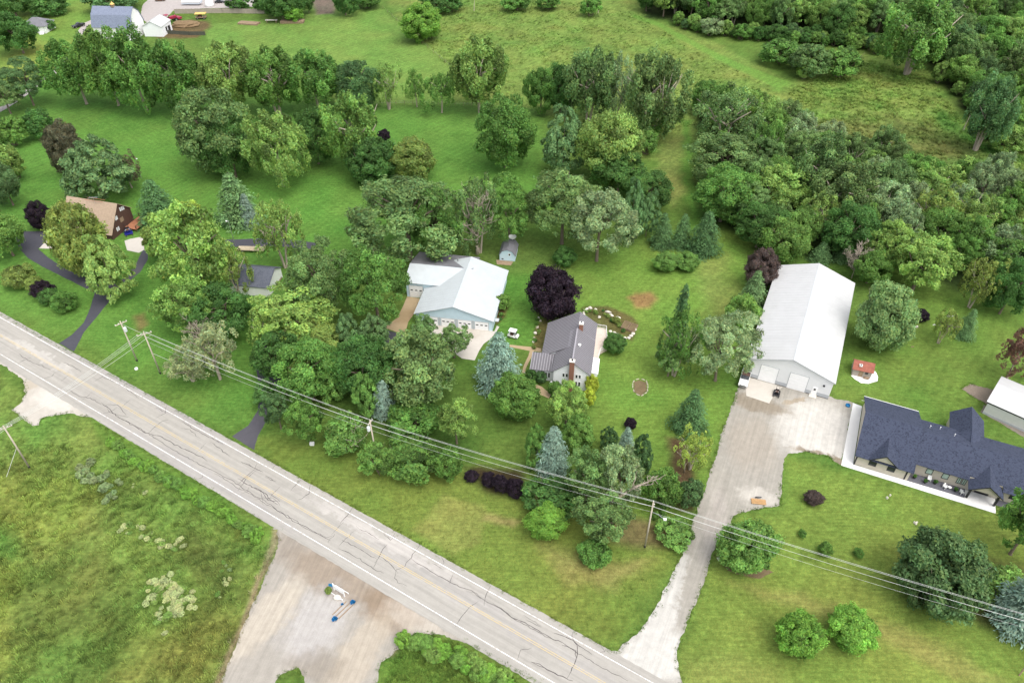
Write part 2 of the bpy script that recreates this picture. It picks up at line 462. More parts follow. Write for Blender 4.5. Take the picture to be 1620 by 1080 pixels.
def sheet(name, px, z, m, jit=.25, step=.45, seed=1, label=None, world=False):
    """A flat sheet with an uneven edge."""
    w = px if world else world_poly(px)
    r = random.Random(seed); pts = []; wob_ = 0.0
    for i in range(len(w)):
        a, b = Vector(w[i]), Vector(w[(i + 1) % len(w)])
        n = max(1, int((b - a).length / step)); d = (b - a)
        nrm = Vector((-d.y, d.x)).normalized() if d.length > 1e-6 else Vector((0, 0))
        for k in range(n):
            wob_ = wob_ * .72 + r.uniform(-jit, jit) * .5
            pts.append(a + d * (k / n) + nrm * (wob_ + r.uniform(-jit, jit) * .25))
    me = bpy.data.meshes.new(name)
    me.from_pydata([(p.x, p.y, z) for p in pts], [], [tuple(range(len(pts)))])
    me.update(); me.materials.append(m)
    if me.polygons[0].normal.z < 0: me.flip_normals()
    o = bpy.data.objects.new(name, me); C.objects.link(o)
    return tag(o, label, None, kind="structure")

# road axis from the two white edge lines
ra, rb = G(0, 502), G(1033, 1080)
RU = (rb - ra); RU.z = 0; RU.normalize()
RN = Vector((-RU.y, RU.x, 0))                 # points away from the camera
ROAD_ANG = math.atan2(RU.y, RU.x)
def road(s, t, z=0.0):
    p = ra + RU * s + RN * (t - 3.65); return Vector((p.x, p.y, z))
def road_st(p):
    d = Vector((p.x, p.y, 0)) - Vector((ra.x, ra.y, 0)); return d.dot(RU), d.dot(RN) + 3.65

STONE = srgb(206, 200, 192)
gv = lambda r, g, b: tuple(c * .72 for c in srgb(r, g, b))
pa = lambda c, x, y, rx, ry, ang=0, st=1: (gv(*c), *at(x, y), rx, ry, ang, st)
yard_mat = patchy("crushed_limestone", gv(171, 166, 156), [
    pa((214, 210, 202), 1290, 680, 8, 10, -.4, .95), pa((208, 205, 198), 1030, 1040, 7, 5, .5, .95),
    pa((206, 203, 196), 1048, 975, 2.0, 9, -.35, .9), pa((206, 203, 196), 1070, 915, 1.4, 6, -.35, .8),
    pa((150, 138, 120), 1200, 640, 7, 2.4, -.4, .8), pa((176, 166, 152), 1190, 700, 5, 8, -.3, .6),
    pa((204, 198, 188), 1200, 785, 4, 2.4, -.3, .8), pa((140, 124, 100), 1300, 722, 6, 1.0, -.4, .8),
    pa((190, 182, 174), 1130, 830, 1.6, 9, -.35, .55), pa((172, 156, 132), 1258, 634, 3, .8, .4, .7)], fine=.17, scale=13, bump=.2, streak=math.atan2(*(lambda a, b: (b.y - a.y, b.x - a.x))(G(1060, 980), G(1140, 740))))
dirt_mat = patchy("packed_dirt", gv(173, 167, 157), [
    pa((152, 134, 114), 520, 905, 9, 4, -.5, .65), pa((146, 126, 104), 620, 960, 6, 4, -.5, .8),
    pa((190, 186, 182), 500, 985, 5, 7, -.4, .8), pa((196, 186, 170), 420, 980, 3, 9, -.5, .8),
    pa((192, 180, 162), 570, 1030, 3, 8, -.5, .7), pa((140, 128, 112), 500, 1050, 5, 2.5, -.2, .4),
    pa((148, 136, 122), 455, 860, 3, 4, -.6, .5), pa((164, 148, 130), 560, 880, 6, 1.6, -.55, .6),
    pa((206, 196, 182), 660, 980, 6, 2.5, -.5, .6)], fine=.15, scale=13, bump=.2, streak=math.atan2(*(lambda a, b: (b.y - a.y, b.x - a.x))(G(380, 1050), G(470, 880))))
apron_mat = patchy("broken_pale_apron", gv(200, 193, 182), [pa((188, 176, 156), 40, 610, 4, 2, .3, .6), pa((226, 220, 210), 90, 630, 6, 3, -.5, .6)], fine=.14)
road_mat = patchy("worn_asphalt", gv(180, 176, 168), [
    pa((174, 170, 167), 300, 740, 30, 1.3, ROAD_ANG, .55), pa((172, 168, 166), 200, 610, 40, 1.0, ROAD_ANG, .5),
    pa((178, 174, 170), 760, 960, 30, 1.2, ROAD_ANG, .5), pa((206, 200, 194), 600, 850, 20, 1.0, ROAD_ANG, .6),
    pa((214, 208, 198), 610, 965, 12, 1.2, ROAD_ANG, .8), pa((210, 205, 198), 60, 560, 14, 1.0, ROAD_ANG, .6)],
    rough=.85, fine=.09, scale=14, bump=.2, streak=ROAD_ANG)
black_mat = patchy("sealed_black_asphalt", gv(84, 84, 92), [pa((98, 96, 102), 390, 680, 6, 5, .5, .7), pa((104, 102, 106), 200, 440, 6, 6, .3, .6)], fine=.12, scale=16, bump=.2)
conc_mat = patchy("broom_concrete", gv(218, 211, 201), [pa((200, 190, 176), 730, 530, 5, 3, .2, .6), pa((224, 216, 206), 745, 555, 3, 4, .2, .5)], fine=.08, scale=10, bump=.1)
tan_mat = patchy("stained_tan_concrete", gv(190, 168, 134), [pa((170, 146, 110), 640, 500, 4, 3, .2, .6)], fine=.1, scale=8, bump=.1)
white_conc = patchy("new_white_concrete", (.78, .77, .75), [], fine=.04, scale=6, bump=.05)
slate_mat = patchy("grey_patio", gv(112, 112, 120), [], fine=.12, scale=6, bump=.1)
mulch_mat = patchy("bark_mulch", gv(128, 112, 84), [], fine=.3, scale=8)
drive_grey = patchy("far_gravel", gv(188, 180, 176), [], fine=.15, scale=4)

# the county road: carriageway, edge lines, centre lines, cracks
S0, S1 = -260, 420
edge = []
rr = random.Random(4)
for s in np.arange(S0, S1, .8): edge.append(tuple(road(s, 4.85 + rr.uniform(-.06, .06)))[:2])
for s in np.arange(S1, S0, -.8): edge.append(tuple(road(s, -5.25 + rr.uniform(-.08, .08)))[:2])
me = bpy.data.meshes.new("road")
me.from_pydata([(x, y, .05) for x, y in edge], [], [tuple(range(len(edge)))]); me.update()
if me.polygons[0].normal.z < 0: me.flip_normals()
me.materials.append(road_mat)
ROAD = bpy.data.objects.new("road", me); C.objects.link(ROAD); tag(ROAD, "pale cracked two-lane asphalt road crossing diagonally", None, kind="structure")

def worn_paint(name, col):
    m = bpy.data.materials.new(name); m.use_nodes = True
    N, L = m.node_tree.nodes, m.node_tree.links
    b = N["Principled BSDF"]; b.inputs["Roughness"].default_value = .7
    ge = N.new("ShaderNodeNewGeometry"); n = N.new("ShaderNodeTexNoise"); n.inputs["Scale"].default_value = 2.5; n.inputs["Detail"].default_value = 6
    L.new(ge.outputs["Position"], n.inputs["Vector"])
    cr = N.new("ShaderNodeValToRGB"); cr.color_ramp.elements[0].position = .36; cr.color_ramp.elements[1].position = .54
    cr.color_ramp.elements[0].color = (*gv(200, 192, 184), 1); cr.color_ramp.elements[1].color = (*col, 1)
    L.new(n.outputs[0], cr.inputs[0]); L.new(cr.outputs[0], b.inputs["Base Color"]); return m
white_paint = worn_paint("worn_white_paint", (.8, .8, .79))
yellow_paint = worn_paint("worn_yellow_paint", gv(224, 198, 130))
def strip(name, t, w, m, z=.056):
    mb = MB(); st = np.arange(S0, S1, 4.0)
    for a in range(len(st) - 1):
        mb.add([road(st[a], t - w / 2, z), road(st[a + 1], t - w / 2, z), road(st[a + 1], t + w / 2, z), road(st[a], t + w / 2, z)], [(0, 1, 2, 3)])
    o = mb.build(name, m, ROAD); return o
strip("edge_line", 3.65, .12, white_paint); strip("edge_line", -3.65, .12, white_paint)
strip("centre_line", .15, .09, yellow_paint); strip("centre_line", -.15, .09, yellow_paint)

CRK = []   # cracks read off the photograph
def z3(ox, oy, pts): CRK.append([(ox + x / 3, oy + y / 3) for x, y in pts])
for p in ([(480,230),(520,260),(560,300),(600,320),(640,345),(690,375),(760,390),(800,410),(830,430),(900,460),(960,490),(985,510)],
          [(560,300),(640,340),(720,390),(800,440),(870,480),(940,520),(1000,550),(1060,580),(1100,600),(1160,640),(1210,670),(1260,700),(1330,750),(1390,790),(1450,820),(1520,860),(1570,885)],
          [(500,240),(560,240),(580,265),(600,290)], [(510,250),(520,280),(560,290),(610,300)], [(860,350),(900,360),(950,400)],
          [(1000,420),(1030,440),(1090,485)], [(860,320),(920,355),(960,380),(1030,410),(1060,430)], [(480,105),(540,130),(580,150),(620,180),(660,210)],
          [(330,100),(290,130)], [(440,180),(390,220)], [(620,215),(580,250)], [(800,315),(770,320),(730,350),(705,375)], [(980,420),(930,470)],
          [(1220,550),(1170,590),(1130,650)], [(1330,630),(1270,690)], [(1430,590),(1380,650)], [(1140,510),(1190,530),(1215,545),(1250,560)],
          [(1260,585),(1310,605)], [(1130,590),(1160,610),(1200,630),(1240,650),(1270,690),(1330,700)], [(300,40),(350,60),(385,85)],
          [(330,170),(380,200),(430,210),(480,240)], [(90,0),(150,40),(210,60),(240,75)], [(740,255),(790,280)], [(1240,650),(1250,720)], [(1200,690),(1290,680),(1330,720)],
          [(1270,660),(1310,680),(1330,700)], [(1210,545),(1220,520)], [(880,290),(870,305)], [(1310,520),(1290,550)]): z3(0, 560, p)
for p in ([(0,85),(60,120),(110,155),(160,180),(210,210),(260,240),(310,270),(370,300),(420,340),(480,370),(540,390),(560,380)],
          [(600,400),(660,430),(720,465),(770,495)], [(590,440),(650,470),(700,500),(750,540),(800,560)], [(610,315),(580,345),(555,375)],
          [(660,360),(590,430)], [(820,420),(790,460),(760,510)], [(670,335),(700,355),(740,375),(780,400)], [(975,425),(940,470),(900,525),(860,545),(850,580),(870,605),(910,620)],
          [(930,490),(980,520),(1020,550),(1060,570),(1120,600),(1160,625),(1220,640),(1250,670),(1300,700),(1360,725),(1410,770),(1470,790),(1530,830),(1620,880)],
          [(1250,690),(1210,720),(1170,770),(1140,815)], [(1130,565),(1115,610)], [(1030,510),(1080,540)], [(1470,780),(1550,815)], [(1500,975),(1560,1000),(1620,1040)],
          [(780,480),(840,520),(870,560)], [(540,410),(570,370)], [(770,500),(750,540)], [(1210,650),(1240,655),(1260,680)], [(800,370),(830,400),(870,380)],
          [(410,115),(380,150)], [(120,30),(190,60),(230,80)], [(190,65),(150,100),(110,140)], [(170,150),(240,180),(260,210),(300,235)], [(240,95),(290,125)]): z3(340, 720, p)
for p in ([(0,700),(50,740),(100,775),(180,820),(250,860),(310,880),(350,900),(390,930),(440,960),(500,1000),(560,1030),(640,1070)],
          [(380,840),(370,860),(400,900),(395,960),(375,1010),(350,1060)], [(290,840),(360,870),(420,910),(470,945)], [(140,755),(230,810)],
          [(180,980),(240,1010),(310,1040),(380,1070)], [(330,900),(390,925),(395,960)]): z3(780, 720, p)
for s in np.arange(-20, 180, 9.5):      # transverse joints through shoulder and lane
    a, w = rr.choice(((3.5, 1.3), (3.4, 1.4), (-4.9, 1.5), (-5.0, 1.6), (1.2, 3.6), (-3.4, 2.6)))
    CRK.append([road(s + rr.uniform(-.5, .5), a), road(s + rr.uniform(-.7, .7), a + w / 2), road(s + rr.uniform(-.9, .9), a + w)])
crack_mat = mat("crack_tar", gv(96, 88, 88), rough=.95, var=.25, scale=1.0)  # dark sealed tar of the cracks, uneven in tone
mb = MB(); rc = random.Random(8)
for pl in CRK:
    w = [p if isinstance(p, Vector) else G(*p) for p in pl]
    fine = []
    for i in range(len(w) - 1):
        n = max(1, int((w[i + 1] - w[i]).length / .55))
        for k in range(n):
            p = w[i].lerp(w[i + 1], k / n); fine.append(Vector((p.x + rc.uniform(-.13, .13), p.y + rc.uniform(-.13, .13), 0)))
    fine.append(w[-1])
    base = rc.uniform(.027, .055); n = len(fine)
    for i in range(n - 1):
        d = fine[i + 1] - fine[i]
        if d.length < 1e-4: continue
        nn = Vector((-d.y, d.x, 0)).normalized()
        h0 = base * (.6 + .8 * rc.random()) * min(1, .35 + min(i, n - 1 - i) * .3)
        h1 = base * (.6 + .8 * rc.random()) * min(1, .35 + min(i + 1, n - 2 - i) * .3)
        q = [fine[i] - nn * h0, fine[i + 1] - nn * h1, fine[i + 1] + nn * h1, fine[i] + nn * h0]
        mb.add([(v.x, v.y, .0535) for v in q], [(0, 1, 2, 3)])
o = mb.build("road_cracks", crack_mat, ROAD); tag(o, kind="stuff")

# drives, aprons and paths
sheet("gravel_drive", [(955, 1030), (977, 1030), (993, 1013), (1023, 987), (1043, 953), (1063, 913), (1080, 867), (1093, 837), (1103, 803), (1117, 767), (1130, 725), (1147, 672), (1162, 633), (1168, 615),
      (1174, 588), (1312, 626), (1320, 631), (1350, 637), (1331, 737), (1310, 722), (1275, 714), (1250, 717), (1241, 724), (1236, 760), (1234, 799), (1200, 805), (1168, 811), (1160, 815), (1154, 844), (1135, 858), (1126, 881),
      (1113, 920), (1097, 960), (1080, 1003), (1070, 1033), (1072, 1053), (1080, 1084), (1090, 1110), (1060, 1110)], .016, yard_mat, .3, .4, 2, "pale gravel drive widening into a yard before the long barn")
rl = lambda s, t: tuple(road(s, t))[:2]
sheet("dirt_entrance", [at(432, 836)] + [at(*p) for p in ((440, 837), (438, 867), (420, 907), (390, 977), (370, 1027), (345, 1090), (428, 1090), (443, 1067), (470, 1057), (482, 1070), (478, 1090), (592, 1090), (603, 1047), (623, 1033), (647, 1013), (660, 1003), (690, 1003), (740, 1016))] +
      [rl(road_st(G(735, 1012))[0], -4.6), rl(road_st(G(432, 836))[0], -4.6)], .012, dirt_mat, .3, .4, 3, "packed dirt side road meeting the paved road", world=True)
sheet("side_apron", [at(*p) for p in ((-60, 560), (0, 574), (38, 600), (40, 625), (30, 640), (18, 648), (40, 664), (52, 675), (62, 672), (66, 662), (82, 658), (110, 652), (140, 659))] + [rl(road_st(G(160, 668))[0], -4.8), rl(-20, -4.8)], .012, apron_mat, .3, .4, 5, "broken pale field entrance beside the road", world=True)
sheet("asphalt_drive", [(93, 543), (113, 530), (133, 510), (143, 487), (150, 463), (133, 455), (100, 438), (67, 422), (43, 407), (30, 393), (25, 377), (27, 366), (82, 366), (81, 386), (60, 393), (77, 408), (100, 423), (127, 435), (153, 447), (158, 452), (187, 448), (203, 433), (217, 414), (226, 396), (234, 396), (234, 410), (222, 430), (203, 446), (188, 458), (173, 476), (153, 502), (133, 525), (117, 556)], .02, black_mat, .08, .7, 6, "black asphalt drive looping round the brown house")
sheet("asphalt_drive", [(367, 690), (392, 673), (408, 649), (410, 625), (408, 600), (404, 570), (402, 540), (418, 536), (430, 575), (470, 590), (560, 560), (604, 520), (634, 528), (650, 540), (570, 578), (470, 612), (440, 610), (431, 625), (429, 650), (418, 672), (408, 690), (402, 712)], .02, black_mat, .08, .7, 7, "black asphalt drive running under the trees to the blue garage")
sheet("asphalt_drive", [(340, 380), (432, 376), (500, 384), (500, 396), (432, 389), (340, 392)], .02, black_mat, .1, .8, 8, "black asphalt lane behind the small white garage")
sheet("far_drive", [(-40, 190), (10, 164), (34, 147), (60, 127), (83, 112), (108, 88), (118, 66), (122, 52), (132, 37), (155, 27), (160, 32), (140, 40), (130, 55), (126, 70), (114, 94), (90, 116), (66, 133), (40, 152), (14, 170), (-40, 200)], .016, drive_grey, .3, 1.5, 9, "grey gravel lane leading to the far gambrel barn")
sheet("far_lot", [(222, 30), (226, 8), (246, -12), (430, -20), (430, 10), (350, 13), (276, 15), (262, 30), (240, 40)], .016, drive_grey, .3, 1.5, 10, "grey gravel lot beyond the wooden fence")
sheet("garage_apron", [(676, 510), (782, 524), (786, 515), (790, 517), (784, 527), (776, 536), (765, 544), (758, 555), (751, 570), (731, 567), (684, 534), (668, 517)], .024, conc_mat, .02, 2, 11, "pale concrete apron before the four garage doors")
sheet("garage_ramp", [(644, 469), (664, 472), (658, 492), (646, 509), (641, 528), (632, 527), (608, 518), (628, 503), (637, 486)], .022, tan_mat, .03, 2, 12, "tan concrete ramp up to the side garage door")
sheet("garden_path", [(806, 545), (843, 549), (856, 551), (857, 557), (845, 555), (840, 566), (833, 580), (830, 590), (826, 589), (829, 577), (836, 562), (838, 555), (806, 549)], .02, tan_mat, .05, .8, 13, "narrow tan path from the garage to the house")
sheet("front_path", [(848, 607), (858, 612), (872, 624), (868, 630), (850, 622), (842, 612)], .02, tan_mat, .05, .8, 14, "small tan paved corner by the white house")
sheet("patio_slab", [(197, 381), (206, 378), (228, 374), (228, 395), (220, 400), (201, 396)], .024, conc_mat, .03, 2, 15, "pale concrete patio beside the brown house")
sheet("patio_slab", [(62, 393), (81, 372), (100, 374), (100, 394)], .024, conc_mat, .03, 2, 16, "white concrete strip at the drive's far end")
sheet("barn_pad", [(1178, 595), (1238, 612), (1226, 622), (1217, 638), (1181, 626)], .024, conc_mat, .04, 2, 17, "pale concrete pad before the left barn door")
sheet("dirt_track", [(1521, 614), (1534, 607), (1552, 612), (1580, 618), (1566, 642), (1546, 632)], .012, patchy("bare_track", gv(150, 136, 122), [], fine=.2, scale=6), .3, .5, 18, "bare dirt track leading to the white shed")
sheet("shed_footing", [(1556, 640), (1640, 690), (1640, 704), (1552, 652)], .012, patchy("footing_gravel", gv(150, 140, 128), [], fine=.2, scale=6), .2, .5, 19, "grey gravel strip along the white shed")
sheet("mulch_bed", [(1133, 878), (1150, 860), (1225, 905), (1200, 915), (1150, 902)], .01, mulch_mat, .2, .5, 20, "mulch bed round the big green bush beside the drive")
sheet("mulch_bed", [(1003, 604), (1012, 601), (1022, 605), (1023, 618), (1014, 625), (1004, 620)], .012, mulch_mat, .1, .3, 21, "round mulch bed in the lawn")
# ------------------------------------------------------------------ foliage
def leaf_material(name, trans=.4, rough=.6):
    m = bpy.data.materials.new(name); m.use_nodes = True
    N, L = m.node_tree.nodes, m.node_tree.links
    b = N["Principled BSDF"]; b.inputs["Roughness"].default_value = rough; b.inputs["Specular IOR Level"].default_value = .25
    oi = N.new("ShaderNodeObjectInfo")
    at_ = N.new("ShaderNodeAttribute"); at_.attribute_name = "leaf_tint"
    mx = N.new("ShaderNodeMix"); mx.data_type = 'RGBA'; mx.blend_type = 'MULTIPLY'; mx.inputs[0].default_value = 1
    L.new(oi.outputs["Color"], mx.inputs[6]); L.new(at_.outputs["Color"], mx.inputs[7])
    L.new(mx.outputs[2], b.inputs["Base Color"])
    tr = N.new("ShaderNodeBsdfTranslucent"); L.new(mx.outputs[2], tr.inputs[0])
    ms = N.new("ShaderNodeMixShader"); ms.inputs[0].default_value = trans
    L.new(b.outputs[0], ms.inputs[1]); L.new(tr.outputs[0], ms.inputs[2])
    L.new(ms.outputs[0], N["Material Output"].inputs["Surface"])
    return m
LEAF = leaf_material("leaf"); NEEDLE = leaf_material("needle", .1, .7)
BARK = mat("bark", srgb(118, 106, 92), rough=.95, var=.3, scale=3, bump=.6, bscale=9)
PALE_BARK = mat("pale_bark", srgb(168, 156, 142), rough=.95, var=.25, scale=3, bump=.5, bscale=9)

def unit(a): return a / np.maximum(np.linalg.norm(a, axis=1, keepdims=True), 1e-6)

def leaf_mesh(name, P, Nn, size, tint, mat_, T=None, asp=.55):
    n = len(P); r = np.random.default_rng(n)
    Nn = unit(Nn)
    if T is None: T = r.normal(size=(n, 3))
    T = unit(T - Nn * (T * Nn).sum(1, keepdims=True)); B = np.cross(Nn, T)
    s = size[:, None]
    v = np.stack([P - T * s, P + B * s * asp + T * s * .15, P + T * s, P - B * s * asp + T * s * .15], 1).reshape(-1, 3)
    me = bpy.data.meshes.new(name)
    me.vertices.add(4 * n); me.vertices.foreach_set("co", v.astype(np.float32).ravel())
    me.loops.add(4 * n); me.loops.foreach_set("vertex_index", np.arange(4 * n, dtype=np.int32))
    me.polygons.add(n); me.polygons.foreach_set("loop_start", (np.arange(n) * 4).astype(np.int32))
    me.update(calc_edges=True)
    a = me.attributes.new("leaf_tint", 'FLOAT_COLOR', 'POINT')
    c = np.ones((n, 4)); c[:, :3] = tint
    a.data.foreach_set("color", np.repeat(c, 4, 0).astype(np.float32).ravel())
    me.materials.append(mat_)
    return me

def tints(r, n, per, amt=.25, yell=.1):
    k = 1 + (per + r.normal(size=n) * .55) * amt
    y = r.normal(size=n) * yell
    return np.clip(np.stack([k * (1 + y), k, k * (1 - y * .6)], 1), .3, 2.2)

def clump_crown(name, seed, nc, cr, nl, ls, top=1.0, squash=.8, stretch=(1, 1, 1), low=-.8, spread=.72, inner=.15, jit=.6, m=None, amt=.25, holes=True, lobe=.3):
    """Crown of leaf clumps spread through an uneven ellipsoid of radius 1, half height 1."""
    r = np.random.default_rng(seed)
    ga = PI * (3 - 5 ** .5)
    Ps, Ns, Ss, Ts = [], [], [], []
    lob = r.normal(size=(7, 3)); lob = unit(lob); la = r.uniform(-lobe, lobe, 7); hole = unit(r.normal(size=(3, 3)))
    for i in range(nc):
        z = 1 - (1 - low) * (i + .5) / nc
        ph = ga * i + r.uniform(-.5, .5)
        z = np.clip(z + r.uniform(-.1, .1), low, 1)
        q = math.sqrt(max(0, 1 - z * z))
        d = np.array([q * math.cos(ph), q * math.sin(ph), z])
        rad = spread * (1 + sum(la[k] * max(0, d @ lob[k]) ** 3 for k in range(7)))
        if holes and max(d @ hole.T) > .94 and r.random() < .7: continue
        rad *= r.uniform(.82, 1.12)
        if r.random() < inner: rad *= r.uniform(.35, .75)
        c = d * rad * np.array([1, 1, top])
        R = cr * r.choice([.55, .75, 1, 1.15, 1.35])
        n = int(nl * (R / cr) ** 2)
        u = r.normal(size=(n * 2, 3)); u = unit(u)
        out = unit((d + np.array([0, 0, .55]))[None, :])[0]
        u = u[(u @ out) > -.35][:n]
        n = len(u)
        # second-order lumps inside the clump
        sub = unit(r.normal(size=(6, 3))); bump = np.max(u @ sub.T, 1)
        rr_ = R * (.55 + .6 * np.clip(bump, 0, 1) ** 3) * np.clip(1 + r.normal(size=n) * .16, .5, 1.5)
        p = c + u * rr_[:, None] * np.array(stretch) * np.array([1, 1, squash])
        Ps.append(p); Ns.append(u + out * .45 + r.normal(size=(n, 3)) * jit)
        Ss.append(ls * r.uniform(.65, 1.35, n)); Ts.append(tints(r, n, r.normal() * .8, amt))
    return leaf_mesh(name, np.concatenate(Ps), np.concatenate(Ns), np.concatenate(Ss), np.concatenate(Ts), m or LEAF)

def conifer_crown(name, seed, levels, droop, ls, power=.85, rag=.2, dens=1.0, lift=0.0, base_r=1.0, asp=.32, bare=.0):
    """Whorls of needle-bearing branches round a straight stem, radius 1, half height 1."""
    r = np.random.default_rng(seed)
    Ps, Ns, Ss, Ts, Tg = [], [], [], [], []
    for i in range(levels):
        t = (i + r.uniform(-.3, .3)) / levels
        t = min(max(t, 0), .99); z = -1 + bare + (2 - bare) * t
        R = base_r * (1 - t) ** power * min(1, .72 + t * 3) + .03
        nb = int((9 + 15 * R) * dens)
        for b in range(nb):
            ph = 2 * PI * (b + r.uniform(-.4, .4)) / nb + i * .7
            Rb = R * r.uniform(1 - rag, 1 + rag * .6)
            n = int((5 + 22 * Rb) * dens)
            s = r.uniform(.12, 1, n) ** .75
            side = r.normal(size=n) * (.04 + .11 * Rb) * (1.15 - s * .6)
            dirx, diry = math.cos(ph), math.sin(ph)
            x = dirx * Rb * s - diry * side; y = diry * Rb * s + dirx * side
            zz = z + lift * s * R - droop * Rb * s ** 1.6 + r.normal(size=n) * .012 - np.abs(side) * .35
            Ps.append(np.stack([x, y, zz], 1))
            k = r.normal(size=(n, 3)) * .35
            Ns.append(np.array([dirx * .5, diry * .5, 1.0]) + k)
            Tg.append(np.stack([dirx - diry * np.sign(side) * .7 + 0 * side, diry + dirx * np.sign(side) * .7 + 0 * side, -.3 + 0 * side], 1))
            Ss.append(ls * r.uniform(.7, 1.3, n)); Ts.append(tints(r, n, r.normal() * .7 + (s - .5) * .9, .28, .06))
    return leaf_mesh(name, np.concatenate(Ps), np.concatenate(Ns), np.concatenate(Ss), np.concatenate(Ts), NEEDLE, np.concatenate(Tg), asp)

def branch(mb, p, d, ln, r, depth, rn, curl=.25, n=6, up=.12, kids=3):
    pts, rs, q = [p], [r], p
    seg = 4 if depth > 0 else 3
    for k in range(seg):
        d = (d + Vector((rn.uniform(-curl, curl), rn.uniform(-curl, curl), rn.uniform(-curl, curl) + up))).normalized()
        q = q + d * (ln / seg); pts.append(q); rs.append(max(r * (1 - .6 * (k + 1) / seg), .03))
    mb.path(pts, rs, n if depth > 1 else 4)
    if depth > 0:
        for k in range(kids):
            i = rn.randint(1, seg)
            a = Vector((rn.uniform(-1, 1), rn.uniform(-1, 1), rn.uniform(-.15, .8))).normalized()
            branch(mb, pts[i], (d * .55 + a * .75).normalized(), ln * rn.uniform(.45, .7), rs[i] * .75, depth - 1, rn, curl, n, up, kids)

def trunk_mesh(name, seed, m, fork=.4, limbs=7, r0=.055, multi=1):
    """Unit trunk: x, y in crown radii, z in tree heights."""
    rn = random.Random(seed); mb = MB()
    for s in range(multi):
        a = 2 * PI * s / multi + rn.random()
        lean = Vector((math.cos(a), math.sin(a), 0)) * (.0 if multi == 1 else .28)
        base = Vector((math.cos(a) * .05 * (multi > 1), math.sin(a) * .05 * (multi > 1), -.01))
        top = Vector((rn.uniform(-.06, .06), rn.uniform(-.06, .06), fork)) + lean
        mb.path([base, base.lerp(top, .06), base.lerp(top, .4) + Vector((rn.uniform(-.02, .02), rn.uniform(-.02, .02), 0)), top], [r0 * 1.5, r0 * 1.05, r0 * .9, r0 * .72], 8)
        for k in range(limbs):
            b = 2 * PI * (k + rn.random() * .6) / limbs
            e = Vector((math.cos(b), math.sin(b), 0)) * rn.uniform(.35, .75) + lean
            e.z = rn.uniform(.6, .88)
            mid = top.lerp(e, .5) + Vector((rn.uniform(-.08, .08), rn.uniform(-.08, .08), rn.uniform(-.03, .06)))
            mb.path([top - Vector((0, 0, rn.uniform(0, .1))), mid, e], [r0 * .5, r0 * .32, r0 * .1], 5)
    o = mb.build(name, m); me = o.data; bpy.data.objects.remove(o); me.name = name
    for p in me.polygons: p.use_smooth = True
    return me

def stem_mesh(name, seed, m, r0=.03):
    mb = MB(); mb.path([(0, 0, -.01), (0, 0, .4), (0, 0, .97)], [r0 * 1.2, r0 * .7, r0 * .15], 7)
    o = mb.build(name, m); me = o.data; bpy.data.objects.remove(o); me.name = name
    return me

CROWN = {
    'maple': [clump_crown("maple_crown", s, 110, .2, 230, .036, spread=.82, low=-.85, jit=.85) for s in (1, 2, 3, 4, 5, 6)],
    'oak': [clump_crown("oak_crown", s, 130, .165, 200, .031, spread=.85, low=-.62, squash=.75, inner=.15, amt=.3, jit=.75) for s in (11, 12, 13, 14)],
    'cotton': [clump_crown("cottonwood_crown", s, 120, .155, 190, .036, spread=.85, low=-.8, stretch=(.9, .9, 1.3), squash=1, jit=1.0, inner=.3, amt=.32) for s in (21, 22, 23)],
    'locust': [clump_crown("locust_crown", s, 100, .17, 180, .038, spread=.83, low=-.75, squash=.8, jit=.95, inner=.25, amt=.36) for s in (31, 32, 33)],
    'airy': [clump_crown("airy_crown", s, 110, .14, 70, .038, spread=.86, low=-.8, stretch=(.85, .85, 1.3), squash=1, jit=1.1, inner=.4, amt=.3) for s in (41, 42, 43)],
    'shrub': [clump_crown("shrub_crown", s, 74, .21, 150, .054, holes=False, lobe=.12, spread=.81, low=-.7, jit=.9, amt=.34) for s in (51, 52, 53, 54)],
    'dense': [clump_crown("dense_crown", s, 140, .19, 240, .04, holes=False, lobe=.12, spread=.81, low=-.95, jit=.7, amt=.25) for s in (61, 62)],
    'spruce': [conifer_crown("spruce_crown", s, 16, .34, .062, .7, .36, 1.1, 0, 1.25) for s in (71, 72)],
    'bluespruce': [conifer_crown("blue_spruce_crown", s, 16, .18, .062, .66, .3, 1.2, .12, 1.15) for s in (81, 82)],
    'pine': [clump_crown("pine_crown", s, 130, .15, 160, .04, holes=False, spread=.85, low=-.9, squash=.85, stretch=(1, 1, .9), jit=.8, m=NEEDLE, amt=.26) for s in (91, 92, 93)],
    'thin': [conifer_crown("thin_spruce_crown", s, 20, .5, .1, .45, .5, .8, 0, .8) for s in (101,)],
}
